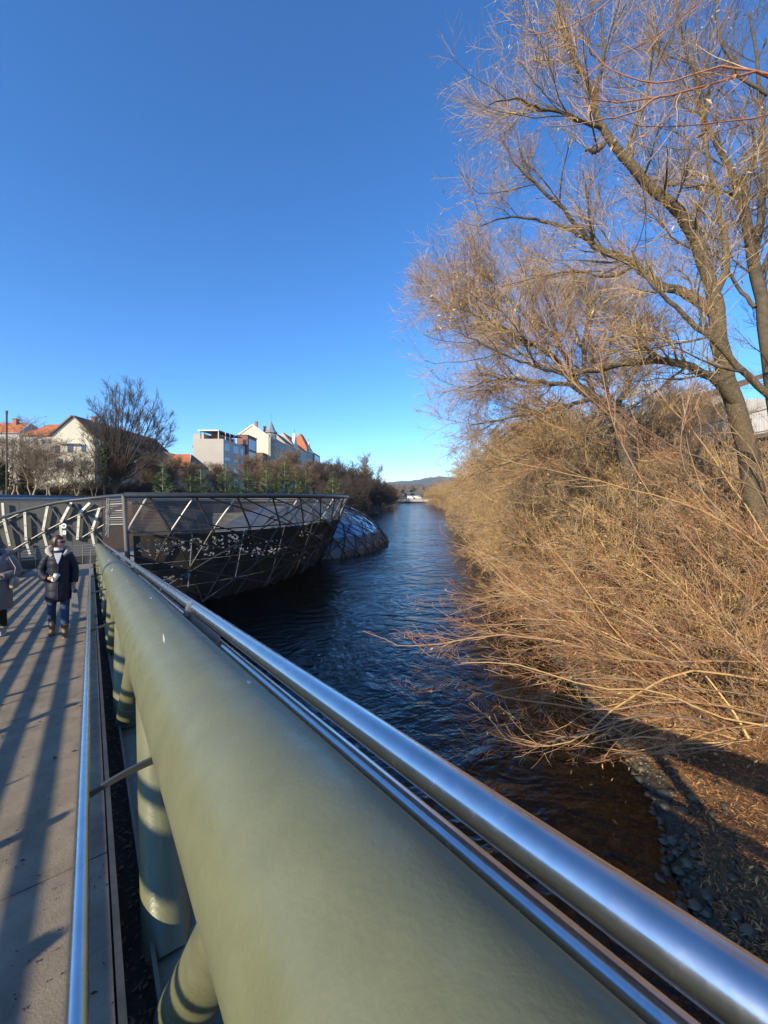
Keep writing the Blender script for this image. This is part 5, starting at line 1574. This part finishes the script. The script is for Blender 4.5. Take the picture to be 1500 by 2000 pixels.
# roof sign board of the building further on: white board on posts
sb = tag(empty("pavilion", (41, 64, 8)), "brown pavilion with a white openwork roof edge on white posts", "building")
p0, p1 = P(1213, 779, 70), P(1276, 757, 58)
bx("wall", p1[0] - 1, p1[0] + 9, 58, 71, 7, 17.5, 'rust', sb)
d = p1 - p0
for k in range(13):
    q0 = p0 + d * (k / 13); q1 = p0 + d * ((k + .72) / 13)
    mb = MB(); mb.prism([q0 + [0, 0, .3], q1 + [0, 0, .3], q1 + [0, 0, 1.25 - .2 * (k % 2)], q0 + [0, 0, 1.25 - .2 * (k % 3 == 0)]], (.15, .1, 0)); keep(mb.build("edge_block", M['white']), sb)
mb = MB(); mb.prism([p0, p1, p1 + [0, 0, .3], p0 + [0, 0, .3]], (.3, .2, 0)); keep(mb.build("edge_beam", M['white']), sb)
for f in (.38, .9):
    q = p0 + d * f; keep(bar("column", (q[0] + .1, q[1], 8), (q[0] + .1, q[1], q[2]), .22, M['white'], None, 8), sb)
lp_ = tag(empty("lamp_post", (P(1270, 0, 36)[0], 36, 8)), "slim grey lamp post beside the white roof edge on the right quay", "lamp post")
q = P(1270, 690, 36); keep(bar("pole", (q[0], 36, 8), q, .06, M['iron'], None, 8), lp_)
mb = MB(); mb.tube([q, q + np.array([-.5, 0, .25]), q + np.array([-1.1, 0, .3])], .04, 6); keep(mb.build("arm", M['iron'], smooth=True), lp_)
mb = MB(); mb.box(q + np.array([-1.35, 0, .28]), (.3, 0, 0), (0, .12, 0), (0, 0, .06)); keep(mb.build("lantern", M['iron']), lp_)

# ------------------------------------------------------------------ people
def skin_mesh(name, chains, m, parent, sub=2, root=0):
    """chains: list of [(pos, r), ...]; equal positions are welded; a continuous body by Skin + Subdivision."""
    bm = bmesh.new()
    lay = bm.verts.layers.skin.verify()
    idx = {}
    def vert(p, r):
        k = tuple(round(c, 4) for c in p)
        if k not in idx:
            v_ = bm.verts.new(p); v_[lay].radius = (r, r) if np.isscalar(r) else r
            v_[lay].use_root = len(idx) == root
            idx[k] = v_
        return idx[k]
    for ch in chains:
        vs_ = [vert(p, r) for p, r in ch]
        for a, b in zip(vs_[:-1], vs_[1:]):
            if bm.edges.get((a, b)) is None: bm.edges.new((a, b))
    me = bpy.data.meshes.new(name); bm.to_mesh(me); bm.free(); me.materials.append(m)
    o = obj(name, me, parent)
    sk = o.modifiers.new("skin", 'SKIN'); sk.use_smooth_shade = True
    sd = o.modifiers.new("sub", 'SUBSURF'); sd.levels = sub; sd.render_levels = sub
    return o


def ring(c, rx, ry, n=20, tilt=(0, 0), sq=0.0, rot=0.0):
    out = []
    for k in range(n):
        a = 2 * math.pi * k / n
        x, y = rx * math.cos(a), ry * math.sin(a)
        x, y = x * math.cos(rot) - y * math.sin(rot), x * math.sin(rot) + y * math.cos(rot)
        out.append((c[0] + x, c[1] + y, c[2] + tilt[0] * x + tilt[1] * y))
    return out


def puff(keys, n, rib=.0, nrib=0, sides=24):
    """Interpolated elliptical rings with quilted ribs. keys: (x,y,z,rx,ry)"""
    k = np.array(keys, float); t = np.linspace(0, len(k) - 1, n)
    out = []
    for u in t:
        q = [np.interp(u, range(len(k)), k[:, j]) for j in range(5)]
        f = 1 + rib * abs(math.sin(u / (len(k) - 1) * math.pi * nrib)) if nrib else 1
        out.append(ring(q[:3], q[3] * f, q[4] * f, sides))
    return out


def tube_cloth(name, pts, r, m, parent, sides=16, rib=0, nrib=0, n=24):
    c = catmull(pts, n); rr = np.interp(np.linspace(0, 1, n), np.linspace(0, 1, len(r)), r)
    if nrib: rr = rr * (1 + rib * np.abs(np.sin(np.linspace(0, math.pi * nrib, n))))
    mb = MB(); mb.tube(c, rr, sides)
    o = mb.build(name, m, parent, True)
    return o


def hand_chains(w, d, palm, s=1.0):
    """Relaxed hand: w wrist point, d pointing direction, palm = thumb side direction."""
    w, d, p = np.array(w, float), norm(np.array(d, float)), norm(np.array(palm, float))
    nrm = np.cross(d, p)
    ctr = w + d * .045 * s
    ch = [[(tuple(w), .026 * s), (tuple(ctr), (.036 * s))]]
    for k, (off, L) in enumerate(((.026, .062), (.009, .072), (-.009, .066), (-.025, .052))):
        b0 = ctr + d * .035 * s + p * off * s
        b1 = b0 + (d * .8 + nrm * .25) * L * .5 * s; b2 = b1 + (d * .45 + nrm * .7) * L * .5 * s
        ch.append([(tuple(ctr), .036 * s), (tuple(b0), .010 * s), (tuple(b1), .009 * s), (tuple(b2), .007 * s)])
    t0_ = ctr - d * .015 * s + p * .032 * s; t1_ = t0_ + (d * .6 + p * .6 + nrm * .3) * .035 * s; t2_ = t1_ + (d * .8 + nrm * .4) * .03 * s
    ch.append([(tuple(ctr), .036 * s), (tuple(t0_), .013 * s), (tuple(t1_), .011 * s), (tuple(t2_), .008 * s)])
    return ch


def head_parts(root, c, yaw, hairm, skin, bob=False, glasses=True, bun=False):
    """Head with face turned by yaw (0 = facing +Y), hair cap and sunglasses. c = centre of the head."""
    Rm = Matrix.Rotation(yaw, 3, 'Z')
    def T(p): return tuple(np.array(Rm @ Vector(p)) + c)
    bm = bmesh.new(); bmesh.ops.create_uvsphere(bm, u_segments=24, v_segments=18, radius=1)
    for v_ in bm.verts:
        x, y, z = v_.co
        p = np.array([x * .074, y * .092, z * .112])
        if z < 0: p[0] *= 1 - .30 * (-z) ** 1.5; p[1] *= 1 - .12 * (-z)
        if y > 0:
            nose = math.exp(-((x / .16) ** 2) - ((z + .12) / .22) ** 2) * max(0, y)
            p[1] += .028 * nose
            p[1] -= .010 * math.exp(-(((abs(x) - .36) / .16) ** 2) - ((z - .08) / .13) ** 2)
            p[1] += .008 * math.exp(-((x / .28) ** 2) - ((z + .48) / .10) ** 2)
            p[1] += .012 * math.exp(-((x / .3) ** 2) - ((z + .85) / .15) ** 2)
        ear = math.exp(-((y + .05) / .14) ** 2 - ((z + .05) / .22) ** 2)
        if abs(x) > .8: p[0] += math.copysign(.014 * ear, x)
        v_.co = T(p)
    me = bpy.data.meshes.new("head"); bm.to_mesh(me); bm.free(); me.materials.append(skin)
    me.polygons.foreach_set("use_smooth", [True] * len(me.polygons))
    hd = obj("head", me, root)
    mb = MB(); mb.loft([[T((.026 * math.cos(a) * s_, .0905 - .002 * abs(math.cos(a)) + o_, -.054 + .0065 * math.sin(a) * s_)) for a in np.linspace(0, 6.28, 12, endpoint=False)] for o_, s_ in ((-.012, 1), (.004, .8))])
    mb.build("mouth", lipm, hd, True)
    # hair: shell over the skull, open at the face
    bm = bmesh.new(); bmesh.ops.create_uvsphere(bm, u_segments=28, v_segments=20, radius=1)
    r_ = np.random.default_rng(4)
    kill = []
    for v_ in bm.verts:
        x, y, z = v_.co
        k = 1 + .05 * math.sin(9 * x + 5 * z) * math.cos(7 * y) + r_.uniform(-.015, .015)
        p = np.array([x * .092 * k, (y * .108 - .016) * k, z * .120 * k + .012])
        if y > .30 and z < .42 or z < (-.62 if not bob else -.9): kill.append(v_)
        if y < .0 and z < -.2: p[1] += .012
        v_.co = T(p)
    bmesh.ops.delete(bm, geom=kill, context='VERTS')
    me = bpy.data.meshes.new("hair"); bm.to_mesh(me); bm.free(); me.materials.append(hairm)
    me.polygons.foreach_set("use_smooth", [True] * len(me.polygons))
    ho = obj("hair", me, hd)
    so = ho.modifiers.new("thick", 'SOLIDIFY'); so.thickness = .012; so.offset = -1
    if glasses:
        for s_ in (-1, 1):
            mb = MB(); mb.loft([[T((s_ * .033 + .029 * math.cos(a), .094 - .012 * abs(s_ * .033 + .029 * math.cos(a)) / .06 + o_, .014 + .017 * math.sin(a))) for a in np.linspace(0, 6.28, 14, endpoint=False)] for o_ in (0, .006)])
            mb.build("lens", M['lens'], hd, True)
            mb = MB(); mb.tube([T((s_ * .062, .085, .016)), T((s_ * .078, .04, .02)), T((s_ * .078, -.02, .012))], .0035, 6)
            mb.build("temple", M['lens'], hd, True)
    return hd

lipm = mat("lips", (.50, .20, .17), .5)

# --- woman with sunglasses, walking up the ramp
FZ = math.atan2(-.606, -.7956)
wp = RP(8.38, -.43, 0.0)
SX = Matrix.Diagonal((.87, .94, 1, 1))
wom = tag(empty("person", wp, FZ), "person with dark brown hair and sunglasses in a navy quilted coat", "person")
wom.scale = (.87, .94, 1)
SK, NV = M['skin'], M['navy']
hipR, hipL = (.095, 0, .86), (-.095, 0, .86)
ankR, ankL = (.105, -.16, .10), (-.10, .20, .09)
kneR, kneL = (.10, .02, .47), (-.10, .14, .48)
elR, wrR = (.25, -.03, 1.06), (.125, .18, .985)
elL, wrL = (-.235, -.05, 1.08), (-.235, .05, .835)
body = [[((0, 0, .90), .12), ((0, 0, 1.05), .11), ((0, -.005, 1.24), .13), ((0, -.005, 1.36), .075), ((0, .005, 1.43), .05), ((0, .01, 1.50), .055)],
        [((0, 0, .90), .12), (hipR, .085), (kneR, .055), (ankR, .04), ((.11, -.05, .05), .035)],
        [((0, 0, .90), .12), (hipL, .085), (kneL, .055), (ankL, .04), ((-.105, .30, .04), .035)],
        [((0, -.005, 1.36), .075), ((.165, -.01, 1.345), .055), (elR, .042), (wrR, .026)],
        [((0, -.005, 1.36), .075), ((-.165, -.01, 1.345), .055), (elL, .042), (wrL, .026)]]
body += hand_chains(wrR, (-.62, .72, .10), (.2, .1, 1)) + hand_chains(wrL, (.0, .12, -1), (.1, 1, 0))
skin_mesh("body", body, SK, wom, 2)
head_parts(wom, np.array([0, .025, 1.545]), R(62), M['hair'], SK)
mb = MB(); mb.loft(puff([(0, 0, 1.30, .085, .075), (0, .0, 1.38, .082, .07), (0, .008, 1.44, .066, .062), (0, .01, 1.462, .064, .06)], 10)); mb.build("sweater", M['knit'], wom, True)
mb = MB(); mb.loft([[(-.055, .132, 1.385), (.055, .132, 1.385), (.055, .128, 1.36), (-.055, .128, 1.36)], [(-.004, .160, 1.22), (.012, .160, 1.22), (.012, .14, 1.2), (-.004, .14, 1.2)]]); mb.build("sweater_front", M['knit'], wom)
# coat
mb = MB()
mb.loft(puff([(0, .03, .60, .186, .200), (0, .03, .66, .192, .204), (0, .02, .80, .190, .185), (0, 0, .95, .18, .16), (0, 0, 1.08, .168, .15), (0, 0, 1.22, .172, .148), (0, -.005, 1.32, .168, .132), (0, -.01, 1.385, .13, .11), (0, -.012, 1.42, .088, .085)], 74, .030, 9, 28))
coat = mb.build("coat", NV, wom, True)
tube_cloth("sleeve", [(.135, -.012, 1.345), (.20, -.03, 1.23), (.25, -.035, 1.08), (.20, .09, 1.0), (.145, .16, .985)], [.072, .072, .068, .06, .05], NV, coat, 16, .05, 9, 54)
tube_cloth("sleeve", [(-.135, -.012, 1.345), (-.195, -.03, 1.22), (-.235, -.045, 1.08), (-.24, .02, .93), (-.236, .045, .865)], [.072, .07, .066, .06, .05], NV, coat, 16, .05, 9, 54)
# hood with pale fleece lining, lying open on the shoulders
tube_cloth("hood", [(.085, .10, 1.335), (.145, .03, 1.40), (.13, -.085, 1.435), (.0, -.155, 1.43), (-.12, -.085, 1.425), (-.125, .03, 1.39), (-.075, .105, 1.33)], [.022, .044, .058, .062, .05, .034, .02], M['fleece'], coat, 14, .06, 14, 44)
tube_cloth("hood_back", [(.11, -.08, 1.385), (.0, -.17, 1.36), (-.10, -.08, 1.385)], [.05, .075, .05], NV, coat, 12)
mb = MB(); mb.tube([(.0, .156, 1.2), (.004, .164, 1.0), (.004, .211, .8), (.004, .24, .64)], .006, 6); mb.build("zip", M['black'], coat)
for (h, k_, a_, nm) in ((hipR, kneR, ankR, 'r'), (hipL, kneL, ankL, 'l')):
    tube_cloth("jeans_leg", [(h[0], h[1], .84), (h[0] * 1.02, (h[1] + k_[1]) / 2 + .005, .66), k_, ((k_[0] + a_[0]) / 2, (k_[1] + a_[1]) / 2 - .012, .30), (a_[0], a_[1], a_[2] + .06)], [.088, .08, .064, .062, .056], M['denim'], wom, 16, .03, 11, 40)
for s_, a_ in ((1, ankR), (-1, ankL)):
    x, y, z = a_
    mb = MB()
    mb.loft([ring((x, y, z + .13), .058, .06, 16), ring((x, y, z + .08), .054, .058, 16), ring((x, y + .005, z + .03), .052, .06, 16), ring((x, y + .03, z - .02), .05, .085, 16), ring((x, y + .05, z - .06), .048, .125, 16), ring((x, y + .055, max(.0, z - .085)), .047, .128, 16)])
    bt = mb.build("boot", M['boot'], wom, True)
    mb = MB(); mb.loft([ring((x, y + .055, .001), .051, .133, 16), ring((x, y + .055, max(.018, z - .08)), .051, .133, 16)]); mb.build("sole", M['black'], bt)
# cup and paper bag are things of their own
Mw = Matrix.Translation(Vector(wp)) @ Matrix.Rotation(FZ, 4, 'Z') @ SX
def W(p): return np.array(Mw @ Vector(p))
cb, ct = np.array([.065, .235, .95]), np.array([.01, .255, 1.05])
cup = tag(empty("paper_cup", W(cb)), "white paper cup held in front of the navy coat", "cup")
mb = MB(); mb.tube([W(cb + (ct - cb) * t) for t in (0, .5, .97, 1.0)], [.031, .036, .041, .043], 20); keep(mb.build("cup_body", M['cup'], smooth=True), cup)
mb = MB(); mb.tube([W(cb + (ct - cb) * t) for t in (1.003, 1.08, 1.10)], [.044, .041, .03], 20); keep(mb.build("lid", M['white'], smooth=True), cup)
bagp = tag(empty("paper_bag", W((-.29, .09, .45))), "flat pale paper shopping bag hanging from the hand beside the coat", "bag")
def bag_ring(z, wx, wy): return [W((-.25 + a * wx, .10 + b * wy, z)) for a, b in ((-1, -1), (1, -1), (1, 1), (-1, 1))]
mb = MB(); mb.loft([bag_ring(.40, .055, .125), bag_ring(.55, .05, .13), bag_ring(.70, .035, .13), bag_ring(.715, .02, .13)]); keep(mb.build("pouch", M['bagpaper']), bagp)
mb = MB(); mb.loft([bag_ring(.716, .03, .128), bag_ring(.745, .012, .10)]); keep(mb.build("flap", M['navy']), bagp)
for s_ in (-.02, .02):
    mb = MB(); mb.tube([W(p) for p in ((-.25 + s_, .03, .71), (-.24 + s_ * .5, .055, .76), (-.235, .075, .775), (-.24 + s_ * .5, .11, .76), (-.25 + s_, .16, .71))], .005, 6); keep(mb.build("handle", M['bagpaper']), bagp)

# --- second person in the long taupe coat, cut by the frame edge
c2 = P(-13, 1236, 6.55)
sP = float(np.dot(c2[:2], DV)); lP = float(np.dot(c2[:2], RV))
wp2 = RP(sP, lP, 0)
p2 = tag(empty("person", wp2, FZ), "person in long taupe quilted coat with black scarf, cut by the frame edge", "person")
TP = M['taupe']
elb, wri = (-.265, -.02, 1.07), (-.10, .20, 1.03)
elb2, wri2 = (.265, -.02, 1.07), (.06, .23, 1.03)
hp, kn, an_ = [(.095, 0, .84), (-.095, 0, .84)], [(.10, .10, .46), (-.10, .03, .46)], [(.10, .20, .09), (-.105, -.10, .10)]
body = [[((0, 0, .88), .12), ((0, 0, 1.03), .11), ((0, -.005, 1.22), .13), ((0, -.005, 1.335), .075), ((0, .005, 1.40), .05), ((0, .01, 1.47), .055)],
        [((0, 0, .88), .12), (hp[0], .085), (kn[0], .055), (an_[0], .04), ((.105, .30, .04), .035)],
        [((0, 0, .88), .12), (hp[1], .085), (kn[1], .055), (an_[1], .04), ((-.11, .0, .05), .035)],
        [((0, -.005, 1.335), .075), ((.165, -.01, 1.32), .055), (elb2, .042), (wri2, .026)],
        [((0, -.005, 1.335), .075), ((-.165, -.01, 1.32), .055), (elb, .042), (wri, .026)]]
body += hand_chains(wri, (.8, .55, .05), (.1, .1, 1)) + hand_chains(wri2, (-.75, .6, -.05), (-.1, .1, 1))
skin_mesh("body", body, SK, p2, 2)
head_parts(p2, np.array([0, .025, 1.515]), R(-10), M['hair_black'], SK, True, False)
mb = MB(); mb.loft(puff([(0, 0, 1.30, .10, .095), (0, .01, 1.37, .098, .092), (0, .012, 1.43, .085, .082), (0, .012, 1.45, .07, .07)], 14, .05, 3)); mb.build("scarf", M['black'], p2, True)
mb = MB()
mb.loft(puff([(0, .02, .47, .245, .205), (0, .02, .60, .245, .20), (0, .01, .80, .235, .19), (0, 0, .98, .215, .17), (0, 0, 1.1, .205, .16), (0, 0, 1.20, .205, .155), (0, -.005, 1.29, .195, .14), (0, -.01, 1.36, .13, .11), (0, -.012, 1.40, .092, .088)], 76, .02, 8, 28))
coat2 = mb.build("coat", TP, p2, True)
tube_cloth("sleeve", [(-.155, -.012, 1.32), (-.23, -.03, 1.21), (-.27, -.02, 1.07), (-.20, .10, 1.035), (-.12, .18, 1.03)], [.088, .09, .085, .074, .058], TP, coat2, 16, .04, 8, 50)
tube_cloth("sleeve", [(.155, -.012, 1.32), (.23, -.03, 1.21), (.27, -.02, 1.07), (.18, .12, 1.035), (.08, .21, 1.03)], [.088, .09, .085, .074, .058], TP, coat2, 16, .04, 8, 50)
tube_cloth("hood", [(.09, .08, 1.32), (.14, -.02, 1.385), (.10, -.12, 1.40), (0, -.155, 1.40), (-.10, -.12, 1.40), (-.14, -.02, 1.385), (-.09, .08, 1.32)], [.02, .045, .06, .065, .06, .045, .02], TP, coat2, 14, .05, 10, 44)
mb = MB(); mb.tube([(.0, .165, 1.2), (.004, .18, 1.0), (.004, .205, .7), (.004, .212, .5)], .006, 6); mb.build("zip", M['black'], coat2)
for h, k_, a_ in zip(hp, kn, an_):
    tube_cloth("trouser_leg", [(h[0], h[1], .82), (h[0], (h[1] + k_[1]) / 2, .64), k_, ((k_[0] + a_[0]) / 2, (k_[1] + a_[1]) / 2 - .01, .28), (a_[0], a_[1], a_[2] + .03)], [.095, .085, .068, .062, .055], M['black'], p2, 16)
    x, y, z = a_
    mb = MB(); mb.loft([ring((x, y, z + .05), .05, .055, 16), ring((x, y + .01, z), .05, .07, 16), ring((x, y + .045, z - .045), .047, .12, 16), ring((x, y + .05, max(.012, z - .08)), .046, .125, 16)])
    sh = mb.build("shoe", M['shoe'], p2, True)
    mb = MB(); mb.loft([ring((x, y + .05, .001), .049, .13, 16), ring((x, y + .05, max(.018, z - .075)), .049, .13, 16)]); mb.build("sole", M['white'], sh)
Mw = Matrix.Translation(Vector(wp2)) @ Matrix.Rotation(FZ, 4, 'Z')
hb = tag(empty("handbag", W((-.26, .08, .85))), "soft taupe leather shoulder bag hanging at the long coat's side", "bag")
mb = MB(); mb.loft([[tuple(W(p)) for p in ring((-.265, .07, z), rx, ry, 18)] for z, rx, ry in ((.80, .03, .08), (.82, .06, .125), (.88, .07, .135), (.96, .055, .12), (1.0, .03, .105))]); keep(mb.build("pouch", M['bagleather'], smooth=True), hb)
mb = MB(); mb.tube([W(p) for p in ((-.27, -.02, .98), (-.29, -.02, 1.15), (-.22, 0, 1.36), (-.2, .05, 1.34), (-.29, .12, 1.15), (-.27, .16, .98))], .009, 6); keep(mb.build("strap", M['bagleather'], smooth=True), hb)

# ------------------------------------------------------------------ air
hm = bpy.data.materials.new("haze"); hm.use_nodes = True
nt = hm.node_tree; nt.nodes.remove(nt.nodes["Principled BSDF"])
pv = nt.nodes.new("ShaderNodeVolumePrincipled")
pv.inputs["Color"].default_value = (.80, .88, 1, 1); pv.inputs["Density"].default_value = .00009; pv.inputs["Anisotropy"].default_value = .0
nt.links.new(pv.outputs[0], nt.nodes["Material Output"].inputs["Volume"])
mb = MB(); mb.abox(-4600, 4600, -120, 6100, -5, 200)
tag(obj("haze", mb.mesh("haze", hm)), "pale winter haze over the valley", kind="stuff")
